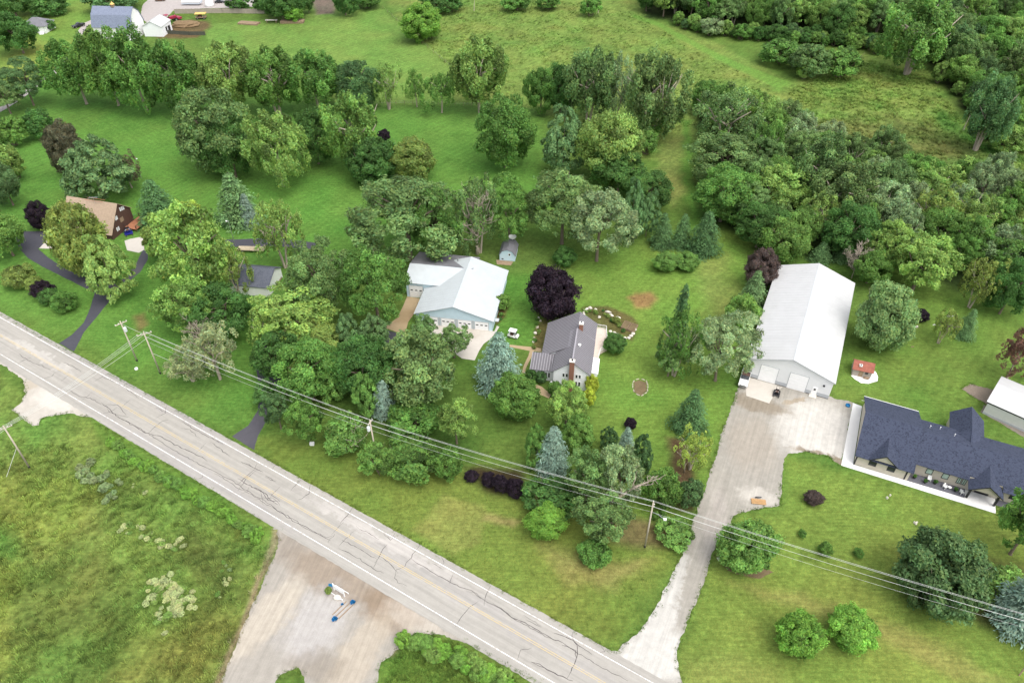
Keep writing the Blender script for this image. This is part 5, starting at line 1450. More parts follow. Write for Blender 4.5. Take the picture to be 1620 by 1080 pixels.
for x in (12.2, 14.8): window(rh, x, 2.2, 1.0, 1.1, 1.3, M_DARK, pane=mat("blind_glass", srgb(170, 190, 178), rough=.2, var=.1))
for x in (17.0, 17.8): window(rh, x, 2.2, .9, .7, 1.5, M_DARK, mull=1, pane=MATS["blind_glass"])
for x in (25.5, 28): window(rh, x, 2.2, 1.0, 1.1, 1.2, M_DARK)
dd = MB().box(19.9, 22.1, 2.1, 2.18, .05, 2.2).build("front_door", M_DARK, rh); MB().box(20.9, 21.0, 2.05, 2.1, 1.0, 1.15).build("handle", M_CHROME, dd)
for x, y, z in ((11.0, 10.2, 4.6), (12.8, 11.1, 4.2), (15.0, 9.5, 4.9)): MB().lathe([(.07, 0), (.07, .55), (.1, .6)], 0, 0, 8).build("vent_pipe", M_WHITE, rh).location = (x, y, z)
MB().box(-.6, .0, 15.6, 15.66, 2.0, 2.1).build("gutter_end", M_WHITE, rh)
for (x0, x1, y0, y1) in ((-.33, 9.5, 16.33, 16.43), (9.6, 14.8, 13.4, 13.5), (20.8, 31, 13.4, 13.5)): MB().box(x0, x1, y0, y1, 2.45, 2.6).build("gutter", M_WHITE, rh)
def local_slab(name, root, pts, z, m, label):
    M_ = Matrix.Translation(root.location) @ Matrix.Rotation(root.rotation_euler.z, 4, 'Z')
    w = [tuple((M_ @ Vector((x, y, 0))))[:2] for x, y in pts]
    mb = MB(); mb.prism(w, .004, z); o = mb.build(name, m); return tag(o, label, None, kind="structure")
local_slab("front_walk", rh, [(-1.95, -1.35), (23.3, -1.35), (23.3, 2.1), (18.5, 2.1), (18.5, -.02), (-.02, -.2), (-.02, 16.2), (-1.75, 16.4)], .09, white_conc, "white concrete walk wrapping the ranch house front")
local_slab("porch_floor", rh, [(9.05, .0), (18.48, .0), (18.48, 2.18), (9.05, 2.18)], .1, slate_mat, "dark grey porch floor of the ranch house")
local_slab("stone_patch", rh, [(23.4, .6), (27, .9), (27, 2.1), (23.4, 2.1)], .05, slate_mat, "dark stone bed right of the entry gable")

# --- brown house
bh = thing("brown_house", "dark brown house with tan shingle roof and orange deck", "house", (-103.2, 166.0, 0), math.radians(-15))
gable(bh, -14.6, 0, -.2, 8.8, 1.9, 7.9, M_BROWN, M_TANROOF, 'x', xr=4.9, over=.35, ze2=4.6)
for k, (y, z) in enumerate(((5.5, 5.3), (6.1, 5.2), (6.7, 5.1), (3.0, 4.0), (3.5, 4.0), (2.2, 1.2), (2.8, 1.2))): window(bh, y, 0, z, .42, 1.0, axis='y', out=1, pane=mat("bright_pane", (.6, .62, .64), rough=.15, var=.05))
window(bh, 4.8, 0, 2.6, 1.3, 1.2, M_WOOD, 'y', 1, pane=M_WOOD)
dk = MB().box(.05, 3.6, 4.6, 10.8, .7, .82).build("deck", M_DECK, bh)
for k in range(14): MB().box(.08 + k * .25, .3 + k * .25, 4.62, 10.78, .825, .86).build("deck_board", M_DECK, dk)
for x, y in ((.2, 10.6), (3.5, 10.6), (3.5, 4.8), (3.5, 7.7)): MB().box(x - .08, x + .08, y - .08, y + .08, 0, 1.8).build("deck_post", M_BROWN, bh)
MB().box(3.45, 3.55, 4.8, 10.6, 1.6, 1.75).build("deck_rail", M_BROWN, bh); MB().box(.2, 3.5, 10.55, 10.65, 1.6, 1.75).build("deck_rail", M_BROWN, bh)
for y in (4.4, 5.4): MB().box(-9, -3.5, y - .04, y + .04, 8.0, 8.08).build("roof_rail", M_DECK, bh)
an = thing("tv_antenna", "spiky white television antenna on the brown house's ridge", "antenna", (-107.4, 171, 7.9)); mb = MB(); mb.tube((0, 0, 0), (0, 0, 1.6), .05); mb.tube((-1.1, 0, 1.5), (1.1, .2, 1.5), .05)
mb.build("mast", M_CHROME, an)
for k in range(6): MB().tube((-1 + k * .4, -.6 + k * .05, 1.5), (-1 + k * .4, .6 - k * .05, 1.52), .035, n=5).build("element", M_CHROME, an)

# --- small white garage
wg = thing("white_garage", "small white garage with charcoal shingle roof among trees", "garage", (-56.7, 141.2, 0), math.radians(-8))
gable(wg, -9.5, 0, 0, 8.2, 2.85, 4.8, M_WHITE, M_GARROOF, 'x', xr=4.9, over=.3)
MB().box(-.03, .05, 3.0, 7.6, .05, .5).build("base_board", M_WOOD, wg)
window(wg, -6, 0, 1.1, .9, .9)

# --- pale blue gambrel shed
sh = thing("gambrel_shed", "little pale blue gambrel shed with grey roof behind the garage", "shed", (-3.1, 156.5, 0), math.radians(-8))
prof = [(0, 0), (3.9, 0), (3.9, 1.7), (3.2, 2.75), (1.95, 3.2), (.7, 2.75), (0, 1.7)]
MB().extrude([(a, 0, z) for a, z in prof], (0, 5.2, 0)).build("wall", M_BLUE_WALL, sh)
rp = [(-.2, 1.55), (.65, 2.85), (1.95, 3.32), (3.25, 2.85), (4.1, 1.55)]
for k in range(4):
    (a, z), (b, y) = rp[k], rp[k + 1]; MB().slab([(a, -.2, z), (b - .003, -.2, y), (b - .003, 5.4, y), (a, 5.4, z)], .07).build("roof", M_GREYROOF, sh)
window(sh, 2.5, 0, 1.5, .6, .7); MB().box(.5, 1.0, -.03, .02, .3, .6).build("hatch", M_DARK, sh)
MB().lathe([(.05, 3.3), (.05, 3.9), (.9, 4.05), (1.0, 4.3)], 2.6, 4.6, 14).build("dish", M_WHITE, sh)
mb = MB(); mb.prism([tuple(G(*p))[:2] for p in ((785, 411), (812, 414), (808, 420), (786, 418))], .004, .03); tag(mb.build("shed_ramp", M_WOOD), "worn earth ramp before the pale blue shed", None, kind="structure")

# --- red-roofed shed
rs = thing("playhouse_shed", "tiny grey shed with red roof and white skylight on gravel", "shed", (70.2, 114.4, 0), math.radians(-20))
gable(rs, 0, 3.6, 0, 3.0, 1.9, 3.0, mat("grey_boards", srgb(160, 150, 142), rough=.85, var=.1), M_REDROOF, 'x', over=.25)
mb = MB(); mb.box(.9, 1.5, .35, .95, 2.3, 2.62); sk = mb.build("skylight", M_WHITE, rs); MB().box(1.02, 1.38, .47, .83, 2.62, 2.64).build("pane", M_GLASS, sk)
window(rs, 2.6, 0, 1.0, .6, .6, M_DARK); MB().box(1.2, 2.0, -.04, .02, .05, 1.7).build("shed_door", M_WOOD, rs)
MB().box(2.3, 3.3, -.5, -.1, .08, .42).build("porch_bench", M_WOOD, rs)
sheet("gravel_pad", [(1346, 594), (1352, 600), (1362, 606), (1374, 607), (1388, 603), (1389, 597), (1385, 588), (1375, 586)], .02, white_conc, .12, .4, 33, "white gravel pad round the tiny red-roofed shed")

# --- white shed at the right edge
ws = thing("metal_shed", "white-roofed pale metal shed cut by the right edge", "shed", (92.0, 103.4, 0), math.radians(-42))
gable(ws, 0, 14, 0, 9.0, 3.3, 4.6, mat("pale_metal_wall", (.6, .6, .58), rough=.5, var=.05), M_WHITE_ROOF, 'x', over=.3)
MB().box(-.1, 14.1, -.06, .02, 2.72, 2.98).build("open_eave", M_DARK, ws)
MB().box(0, 14, -.05, .02, 0, .5).build("base_band", M_TRIM, ws)

# --- far gambrel barn with its lean-to
fb = thing("gambrel_barn", "far white gambrel barn with slate blue roof at the top left", "barn", (-155.5, 317.5, 0), math.radians(-4))
D_ = 10.5; prof = [(0, 0), (D_, 0), (D_, 5.4), (8.6, 9.2), (D_ / 2, 11.6), (1.9, 9.2), (0, 5.4)]
MB().extrude([(0, a, z) for a, z in prof], (-16.5, 0, 0)).build("wall", M_WHITE, fb)
rp = [(-.4, 4.9), (1.8, 9.35), (D_ / 2, 11.8), (8.7, 9.35), (D_ + .4, 4.9)]
for k in range(4):
    (a, z), (b, y) = rp[k], rp[k + 1]; MB().slab([(.3, a, z), (.3, b - .003, y), (-16.8, b - .003, y), (-16.8, a, z)], .1).build("roof", M_BARNROOF, fb)
c_ = MB().box(-8.7, -7.5, 4.6, 5.8, 11.5, 12.6).build("cupola", M_WOOD, fb); MB().lathe([(.9, 12.6), (.5, 13.0), (.05, 13.6)], -8.1, 5.2, 8).build("cupola_roof", mat("yellow_cap", srgb(214, 180, 110)), c_)
window(fb, -10, 0, 1.5, 1.4, 1.6); window(fb, -5, 0, 1.5, 1.4, 1.6)
fs = thing("lean_to_shed", "white-roofed small shed attached beside the far gambrel barn", "shed", (-153.4, 322.5, 0), math.radians(-4))
gable(fs, 0, 8.0, 0, 9.0, 4.2, 6.2, M_WHITESIDE, M_WHITE_ROOF, over=.3)
window(fs, 4, 8.0, 1, 1.6, 2.0, axis='y', out=1); MB().box(8.0, 8.06, 5.5, 7.5, 0, 2.6).build("side_door", M_DARK, fs)

# --- far little house
fh = thing("hip_house", "far little white house with grey hip roof in the trees", "house", (-206, 326.5, 0), math.radians(-2))
MB().box(0, 9.6, 0, 8, 0, 3.0).build("wall", M_WHITE, fh)
e, t = -.5, 5.4
hp = [(e, e), (9.6 - e, e), (9.6 - e, 8 - e), (e, 8 - e)]
rg = [(3.6, 4, t), (6.0, 4, t)]
for q in ([(*hp[0], 2.9), (*hp[1], 2.9), rg[1], rg[0]], [(*hp[1], 2.9), (*hp[2], 2.9), rg[1]], [(*hp[2], 2.9), (*hp[3], 2.9), rg[0], rg[1]], [(*hp[3], 2.9), (*hp[0], 2.9), rg[0]]): MB().slab(q, .1).build("roof", M_GREYROOF, fh)
for x in (1.5, 3.2, 5.0, 6.6): window(fh, x, 0, .9, .9, 1.3)
window(fh, 2.2, 9.6, .9, .9, 1.3, axis='y', out=1); window(fh, 5.5, 9.6, .9, .9, 1.3, axis='y', out=1)
st = MB()
for k in range(4): st.box(7.4, 9.0, -1.6 + k * .4, -.02, 0, .2 + k * .2)
st.build("porch_steps", M_WHITE, fh)
# ------------------------------------------------------------------ power line
M_POLE = mat("weathered_pole", srgb(176, 166, 150), rough=.95, var=.2, scale=2, streak=(1, 1, .2))
M_WIRE = mat("bright_aluminium_wire", (.6, .61, .58), rough=.4, var=.05)
M_XF = mat("transformer_grey", (.62, .66, .66), rough=.4, var=.05)
M_PORC = mat("porcelain", (.75, .75, .72), rough=.3, var=.05)
LINE_ANG = math.atan2(*(lambda a, b: (b.y - a.y, b.x - a.x))(G(254, 591), G(1020, 865)))
def pole(g, h, label, arm=None, arm_ang=0, xf=False, lamp=None, guy=None, name="utility_pole", r=.17):
    e = thing(name, label, "utility pole", (g.x, g.y, 0))
    MB().tube((0, 0, -.2), (0, 0, h), r, r * .65, 10).build("shaft", M_POLE, e, smooth=True)
    MB().tube((0, 0, -.1), (0, 0, .5), r + .015, r + .01, 10).build("butt", M_DARK, e)
    if arm:
        d = Vector((math.cos(arm_ang), math.sin(arm_ang), 0)); n_ = Vector((-d.y, d.x, 0))
        mb = MB(); a, b = d * (-arm / 2), d * (arm / 2)
        q = [a + n_ * .07, b + n_ * .07, b - n_ * .07, a - n_ * .07]
        mb.prism([(v.x, v.y) for v in q], h - .7, h - .54); ar = mb.build("crossarm", M_POLE, e)
        for k in (-.46, -.2, .2, .46):
            p = d * (arm * k); MB().lathe([(.05, h - .54), (.07, h - .45), (.04, h - .3)], p.x, p.y, 8).build("insulator", M_PORC, ar)
    else:
        for k, zz in enumerate((h + .02, h - .75, h - 1.35)): MB().lathe([(.05, zz), (.08, zz + .1), (.04, zz + .2)], 0 if k == 0 else .22, 0, 8).build("insulator", M_PORC, e)
        MB().box(-.05, .3, -.05, .05, h - 1.42, h - 1.34).build("bracket", M_POLE, e); MB().box(-.05, .3, -.05, .05, h - .82, h - .74).build("bracket", M_POLE, e)
    if xf:
        t = MB().lathe([(.28, h - 2.6), (.32, h - 2.5), (.32, h - 1.7), (.24, h - 1.6), (.05, h - 1.55)], xf[0], xf[1], 12).build("transformer", M_XF, e, smooth=False)
        MB().lathe([(.05, h - 1.6), (.08, h - 1.5), (.03, h - 1.3)], xf[0], xf[1], 8).build("bushing", M_PORC, t)
    if lamp:
        mb = MB(); mb.path([(0, 0, h - 2.6), (lamp[0] * .5, lamp[1] * .5, h - 2.2), (lamp[0], lamp[1], h - 2.3)], .05); lo = mb.build("lamp_arm", M_CHROME, e)
        MB().box(lamp[0] - .12, lamp[0] + .35, lamp[1] - .2, lamp[1] + .2, h - 2.45, h - 2.25).build("lamp_head", M_WHITE, lo)
    if guy:
        MB().tube((0, 0, h * .5), (guy[0], guy[1], .2), .04, n=5).build("guy_brace", M_WIRE, e)
    return e
g1, g3, g4, g5 = G(1020, 865), G(254, 591), G(217, 571), G(47, 740)
H1, H3, H4, H5 = 12.0, 11.3, 10.8, 11.1
g2 = G(585, 664, 11.2); g2.z = 0; H2 = 11.2
pole(g1, H1, "wooden utility pole with a street lamp arm beside the gravel drive", lamp=(1.7, -1.6))
pole(g2, H2, "wooden utility pole with a transformer rising out of roadside bushes", xf=(-.45, -.1), arm=1.4, arm_ang=LINE_ANG + PI / 2)
pole(g3, H3, "corner utility pole where the wires turn across the road", arm=2.8, arm_ang=LINE_ANG + .9, guy=(3.4, 2.4))
pole(g4, H4, "utility pole with crossarm and transformer left of the corner pole", arm=2.4, arm_ang=.75, xf=(.42, -.1))
pole(g5, H5, "leaning-looking utility pole at the left edge below the road", arm=2.4, arm_ang=.6, guy=(-3.0, -2.2))
g6 = g1 + (g1 - g2) * 1.15
pole(g6, 11.6, "utility pole further along the wires beyond the right edge")
g7 = g5 + (g5 - g3) * 1.3
pole(g7, 11.0, "utility pole continuing the crossing wires beyond the left edge", arm=2.4, arm_ang=.6)
def wire(a, b, sag, r, label, grp=None):
    pts = [a.lerp(b, k / 24) - Vector((0, 0, sag * 4 * (k / 24) * (1 - k / 24))) for k in range(25)]
    mb = MB(); mb.path(pts, r, 5); o = mb.build("power_wire", M_WIRE, None, smooth=True)
    return tag(o, label, "wire", grp)
Z = lambda p, z, dx=0, dy=0: Vector((p.x + dx, p.y + dy, z))
LN = ("top", "second", "third", "fourth", "lowest")
dzs = (.15, -.5, -.95, -1.35, -2.6)
for a, ha, b, hb, where in ((g2, H2, g1, H1, "span between the transformer pole and the lamp pole"), (g3, H3, g2, H2, "span between the corner pole and the transformer pole"), (g1, H1, g6, 11.6, "span from the lamp pole to the right edge")):
    for k, dz in enumerate(dzs):
        off = (0, .35, -.25, .1, 0)[k]
        wire(Z(a, ha + dz, off * .4, off), Z(b, hb + dz, off * .4, off), .55 + .08 * k, .02 if k < 4 else .014, f"{LN[k]} pale wire of the {where}")
for k, off in enumerate((-1.25, -.4, .45, 1.2)):
    d = Vector((math.cos(.9 + LINE_ANG), math.sin(.9 + LINE_ANG), 0)); d2 = Vector((math.cos(.6), math.sin(.6), 0))
    wire(Z(g3, H3 - .4 - (.8 if k == 3 else 0)) + d * off, Z(g5, H5 - .4) + d2 * off, .7, .02, f"{('upper', 'second', 'third', 'lowest')[k]} pale wire crossing above the road at the left")
    wire(Z(g5, H5 - .4) + d2 * off, Z(g7, 10.6) + d2 * off, .7, .02, f"{('upper', 'second', 'third', 'lowest')[k]} pale wire leaving the left-edge pole")
wire(Z(g4, H4 - .6), Z(g3, H3 - .6), .2, .025, "short slack wire joining the two neighbouring poles")

# yard lights
def lamp_post(px, py, h, label, head=(.5, 0)):
    g = G(px, py); e = thing("lamp_post", label, "lamp post", (g.x, g.y, 0))
    MB().tube((0, 0, 0), (0, 0, h), .09, .06, 8).build("post", M_CHROME, e)
    MB().tube((0, 0, h - .15), (head[0], head[1], h), .05, n=6).build("arm", M_CHROME, e); MB().lathe([(.05, h + .12), (.24, h + .02), (.22, h - .12)], head[0], head[1], 10).build("lamp_head", M_WHITE, e); return e
lamp_post(224, 282, 6.2, "slim light pole on the left lawn behind the spruce")
lamp_post(372, 388, 7.2, "slim light pole by the wagon behind the white garage", (-.5, 0))

# ------------------------------------------------------------------ vehicles and machines
M_CARBLACK = mat("black_car_paint", (.015, .015, .018), rough=.25, var=.05, spec=.6)
M_CARRED = mat("faded_red_paint", srgb(150, 44, 70), rough=.4, var=.15)
M_CARBLUE = mat("deep_blue_paint", srgb(28, 36, 110), rough=.35, var=.1)
M_CARWHITE = mat("white_car_paint", (.78, .78, .76), rough=.3, var=.05, spec=.5)
M_TAN = mat("tan_canvas", srgb(214, 176, 104), rough=.8, var=.1)
M_BROWNTOP = mat("brown_vinyl", srgb(92, 70, 62), rough=.6, var=.1)
M_BLUE = mat("bright_blue_plastic", srgb(40, 120, 170), rough=.5, var=.1)
M_PLANK = mat("fresh_lumber", srgb(176, 140, 98), rough=.8, var=.12, streak=(.3, 2, 2))
def wheel(root, x, y, r, w, name="wheel"):
    mb = MB(); mb.tube((x, y - w / 2, r), (x, y + w / 2, r), r, n=14); o = mb.build(name, M_RUBBER, root)
    MB().tube((x, y - w / 2 - .01, r), (x, y + w / 2 + .01, r), r * .55, n=10).build("rim", M_CHROME, o); return o
def pickup(name, label, loc, rz, paint, roofm, cat="truck"):
    e = thing(name, label, cat, (*loc, 0), rz)       # nose towards +x
    MB().extrude([(-2.6, -.92, .5), (2.6, -.92, .5), (2.65, -.92, .95), (2.45, -.92, 1.08), (.95, -.92, 1.15), (-2.6, -.92, 1.15)], (0, 1.84, 0)).build("body", paint, e, bevel=.06)
    MB().extrude([(-.75, -.8, 1.12), (.95, -.8, 1.12), (.35, -.72, 1.72), (-.6, -.72, 1.72)], (0, 1.58, 0)).build("cab_glass", M_GLASS, e)
    MB().box(-.62, .38, -.76, .76, 1.7, 1.78).build("roof", roofm, e, bevel=.03)
    MB().box(-2.5, -.85, -.78, .78, 1.13, 1.17).build("bed", M_DARK, e)
    MB().box(2.62, 2.72, -.85, .85, .5, .68).build("bumper", M_CHROME, e); MB().box(2.6, 2.66, -.7, .7, .72, .9).build("grille", M_DARK, e)
    for y in (-.75, .75): MB().box(2.6, 2.67, y - .13, y + .13, .74, .92).build("headlight", M_WHITE, e)
    for x in (-1.65, 1.7):
        for y in (-.82, .82): wheel(e, x, y, .38, .24)
    return e
g = G(1179, 606); pickup("pickup_truck", "old white pickup truck with brown cab roof parked at the long barn's corner", (g.x, g.y + .8), math.radians(-114), M_CARWHITE, M_BROWNTOP)
g = G(125, 43); pickup("pickup_truck", "black pickup truck on the grey lane by the far white house", (g.x, g.y), math.radians(235), M_CARBLACK, M_CARBLACK)
# golf cart
g = G(812, 533); gc = thing("golf_cart", "white golf cart with a white canopy on the lawn", "golf cart", (g.x, g.y, 0), math.radians(-22))
MB().extrude([(-1.15, -.58, .28), (1.2, -.58, .28), (1.2, -.58, .6), (.75, -.58, .78), (.55, -.58, .42), (.2, -.58, .42), (.1, -.58, .75), (-1.15, -.58, .8)], (0, 1.16, 0)).build("body", M_CARWHITE, gc, bevel=.04)
MB().box(-.5, .08, -.52, .52, .76, .92).build("seat", M_BROWNTOP, gc, bevel=.04); MB().box(-.6, -.48, -.52, .52, .9, 1.35).build("seat_back", M_BROWNTOP, gc, bevel=.04)
MB().box(-.95, .72, -.64, .64, 1.85, 1.93).build("canopy", M_WHITE, gc, bevel=.03)
for x, y in ((-.8, -.55), (-.8, .55), (.62, -.55), (.62, .55)): MB().tube((x, y, .6), (x * .95, y, 1.86), .03, n=6).build("canopy_post", M_CHROME, gc)
MB().box(.58, .62, -.5, .5, .85, 1.7).build("windscreen", M_GLASS, gc); MB().tube((.35, .22, .75), (.25, .22, 1.05), .03, n=6).build("steering_column", M_DARK, gc)
for x in (-.78, .85):
    for y in (-.55, .55): wheel(gc, x, y, .23, .18)
def mower(name, label, px, py, rz, body, cat="mower", s=1.0):
    g = G(px, py); e = thing(name, label, cat, (g.x, g.y, 0), rz); e.scale = (s, s, s)
    MB().box(-.55, .65, -.68, .68, .14, .32).build("cutting_deck", body, e, bevel=.08); MB().box(-.95, .1, -.38, .38, .36, .72).build("engine_cover", body, e, bevel=.08)
    MB().box(-.35, .15, -.28, .28, .72, .86).build("seat", M_BROWNTOP, e, bevel=.05); MB().box(-.45, -.33, -.28, .28, .84, 1.2).build("seat_back", M_DARK, e, bevel=.04)
    for y in (-.42, .42): MB().path([(.15, y, .6), (.3, y, .95), (.1, y * .4, 1.05)], .03, 6).build("lap_bar", M_CHROME, e)
    for y in (-.5, .5): wheel(e, -.65, y, .3, .26); wheel(e, .85, y, .16, .14)
    MB().tube((-.9, -.3, .5), (-.9, -.3, 1.5), .03, n=6).build("roll_bar", M_DARK, e); MB().tube((-.9, .3, .5), (-.9, .3, 1.5), .03, n=6).build("roll_bar", M_DARK, e); MB().tube((-.9, -.3, 1.5), (-.9, .3, 1.5), .03, n=6).build("roll_bar", M_DARK, e)
    return e
mower("riding_mower", "small black riding mower in front of the long barn between its doors", 1228, 624, math.radians(-114), M_CARBLACK)
mower("riding_mower", "dark blue small machine parked against the brown gable wall", 204, 370, math.radians(-60), M_CARBLUE, "machine", 1.5)
# far red tractor
g = G(268, 36); tr = thing("red_tractor", "faded red tractor beside the far white shed", "tractor", (g.x, g.y, 0), math.radians(55)); tr.scale = (1.3, 1.3, 1.3)
MB().box(.2, 3.0, -.45, .45, .9, 1.75).build("hood", M_CARRED, tr, bevel=.1); MB().box(-1.4, .2, -.8, .8, .9, 1.4).build("rear_body", M_CARRED, tr, bevel=.1)
MB().box(-1.2, .1, -.75, .75, 2.5, 2.65).build("cab_roof", M_CARRED, tr, bevel=.05)
for x, y in ((-1.1, -.7), (-1.1, .7), (0, -.7), (0, .7)): MB().tube((x, y, 1.3), (x, y, 2.55), .05, n=6).build("cab_post", M_DARK, tr)
MB().tube((2.2, 0, 1.7), (2.2, 0, 2.6), .07, n=8).build("exhaust", M_DARK, tr); MB().box(3.0, 4.4, -1.1, 1.1, .4, 1.0).build("loader_bucket", M_CARRED, tr)
for y in (-.95, .95): wheel(tr, -.9, y, .85, .45); wheel(tr, 2.3, y * .8, .5, .3)
# yellow-topped cart
g = G(319, 30); yc = thing("farm_cart", "tan-topped farm cart by the heap of earth", "cart", (g.x, g.y, 0), math.radians(5))
MB().box(-2.2, 2.2, -1.2, 1.2, .7, 1.0).build("bed", M_WOOD, yc); MB().box(-2.3, 2.3, -1.3, 1.3, 2.2, 2.4).build("top", M_TAN, yc)
for x in (-2.1, 2.1):
    for y in (-1.1, 1.1): MB().box(x - .06, x + .06, y - .06, y + .06, 1.0, 2.2).build("post", M_WOOD, yc)
for x in (-1.4, 1.4):
    for y in (-1.15, 1.15): wheel(yc, x, y, .45, .2)
MB().box(-1.2, .2, -.6, .6, 1.02, 1.8).build("load", M_BROWN, yc)
# heap of earth
g = G(295, 40); mb = MB(); mb.rock(0, 0, .2, 7.0, 3.8, 1.5, 4); o = mb.build("earth_heap", mat("dug_earth", srgb(122, 102, 76), rough=1, var=.25, bump=.6), None); o.location = (g.x, g.y, 0); tag(o, "brown heap of dug earth near the red tractor", "earth heap")
# fences
def board_fence(px, h, label, m, step=.9):
    w = [G(*p) for p in px]; e = thing("board_fence", label, "fence", (w[0].x, w[0].y, 0)); o0 = Vector((w[0].x, w[0].y, 0))
    for i in range(len(w) - 1):
        a, b = w[i] - o0, w[i + 1] - o0; d = (b - a).normalized(); L_ = (b - a).length; n_ = Vector((-d.y, d.x, 0)); n = max(1, int(L_ / 2.4))
        for k in range(n):
            p, q = a + d * (L_ * k / n + .06), a + d * (L_ * (k + 1) / n - .06)
            MB().extrude([p + n_ * .03, q + n_ * .03, q - n_ * .03, p - n_ * .03], (0, 0, h)).build("fence_panel", m, e)
        for k in range(n + 1):
            p = a + d * (L_ * k / n); MB().box(p.x - .06, p.x + .06, p.y - .06, p.y + .06, 0, h + .15).build("fence_post", m, e)
    return e
board_fence([(277, 22), (352, 21), (420, 22)], 2.0, "grey board fence along the far gravel lot", mat("fence_grey", srgb(160, 150, 138), rough=.95, var=.15))
board_fence([(241, 52), (300, 56), (325, 56)], 1.5, "dark board fence in front of the dug earth", mat("fence_dark", srgb(82, 84, 74), rough=.95, var=.2))
def post_fence(px, n, h, label):
    w = [G(*p) for p in px]; e = thing("wire_fence", label, "fence", (w[0].x, w[0].y, 0)); o0 = Vector((w[0].x, w[0].y, 0)); pts = []
    for i in range(len(w) - 1):
        m_ = max(1, int(n * (w[i + 1] - w[i]).length / sum((w[j + 1] - w[j]).length for j in range(len(w) - 1))))
        for k in range(m_): pts.append(w[i].lerp(w[i + 1], k / m_) - o0)
    pts.append(w[-1] - o0)
    for p in pts: MB().tube((p.x, p.y, 0), (p.x, p.y, h), .06, n=6).build("fence_post", M_WOOD, e)
    for z in (h * .5, h * .9): MB().path([p + Vector((0, 0, z)) for p in pts], .012, 4).build("fence_wire", M_CHROME, e)
post_fence([(606, 14), (660, 62), (714, 108)], 14, 1.3, "thin post and wire fence along the mown field's right side")
post_fence([(560, 166), (640, 165), (760, 168)], 16, 1.2, "thin post and wire fence at the near edge of the mown field")
# timbers and wagons on the far field
def timber(px, py, rz, n, l, w, m, label, name="timber_stack", z=.15):
    g = G(px, py); e = thing(name, label, "timber", (g.x, g.y, 0), rz)
    for k in range(n):
        mb = MB(); r_ = k // 4; c = k % 4
        mb.box(-l / 2 + rng.uniform(-.15, .15), l / 2 + rng.uniform(-.15, .15), c * w - 2 * w, c * w - 2 * w + w * .9, r_ * z + .02, r_ * z + z * .95); mb.build("plank", m, e)
    return e
timber(463, 36, .02, 8, 10, .8, M_WOOD, "stack of long grey timbers beside the small bright tree", z=.5)
timber(394, 38, -.2, 8, 9, .9, M_WOOD, "pile of brown boards lying on the mown far field", z=.3)
g = G(430, 36); bn = thing("trestle_table", "pale trestle table between the two timber stacks", "table", (g.x, g.y, 0)); MB().box(-2.6, 2.6, -.6, .6, 1.0, 1.15).build("top", M_STONE, bn)
for x in (-2, 2): MB().box(x - .1, x + .1, -.5, .5, 0, 1.0).build("leg", M_WOOD, bn)
g = G(398, 397); wn_ = thing("flat_wagon", "pale flat wagon with timbers by the lane behind the white garage", "wagon", (g.x, g.y, 0), math.radians(-3))
M_PALEPLANK = mat("pale_planks", srgb(190, 176, 150), rough=.85, var=.15)
MB().box(-3.4, 3.4, -.9, .9, .65, .8).build("bed", M_PALEPLANK, wn_)
for k in range(6): MB().box(-3.2 + .1 * k, 3.2, -.8 + k * .27, -.6 + k * .27, .81, .9 + .05 * (k % 2)).build("plank", M_PALEPLANK, wn_)
MB().box(3.3, 3.5, -.9, .9, .6, 1.4).build("tail_rack", M_PALEPLANK, wn_)
for x in (-2, 2):
    for y in (-.85, .85): wheel(wn_, x, y, .35, .2)
# objects on the far lot
def small_car(px, py, rz, paint, label):
    g = G(px, py); e = thing("parked_car", label, "car", (g.x, g.y, 0), rz)
    MB().extrude([(-2.2, -.85, .35), (2.2, -.85, .35), (2.25, -.85, .7), (1.0, -.85, .9), (-2.2, -.85, .95)], (0, 1.7, 0)).build("body", paint, e, bevel=.08)
    MB().extrude([(-1.7, -.72, .9), (1.0, -.72, .88), (.4, -.65, 1.4), (-1.2, -.65, 1.4)], (0, 1.44, 0)).build("cabin", M_GLASS, e); MB().box(-1.15, .35, -.64, .64, 1.38, 1.44).build("roof", paint, e)
    for x in (-1.35, 1.35):
        for y in (-.76, .76): wheel(e, x, y, .32, .2)
small_car(348, 5, .2, M_CARBLACK, "dark parked car behind the wooden fence at the top edge")
small_car(254, 2, .1, mat("brown_car_paint", srgb(110, 80, 60), rough=.4), "brownish parked car at the top edge left of the lot")
g = G(332, 10); o = MB().lathe([(2.0, 0), (2.0, .8), (1.7, 2.0), (1.0, 2.8), (.1, 3.1)], 0, 0, 16).build("white_tank", M_WHITE, None, smooth=True); o.location = (g.x, g.y, 0); tag(o, "white domed tank behind the wooden fence", "tank")
g = G(303, 8); o = thing("covered_boat", "pale tarp-covered boat shape behind the wooden fence", "boat", (g.x, g.y, 0)); MB().extrude([(-4, -1.3, .6), (4, -1.3, .6), (5.4, 0, 1.2), (4, 1.3, .6), (-4, 1.3, .6)], (0, 0, .9)).build("hull", mat("pale_hull", srgb(190, 196, 204)), o); MB().extrude([(-4, -1.4, 1.52), (-4, 1.4, 1.52), (-4, 0, 2.3)], (8.5, 0, 0)).build("cover", M_STONE, o)

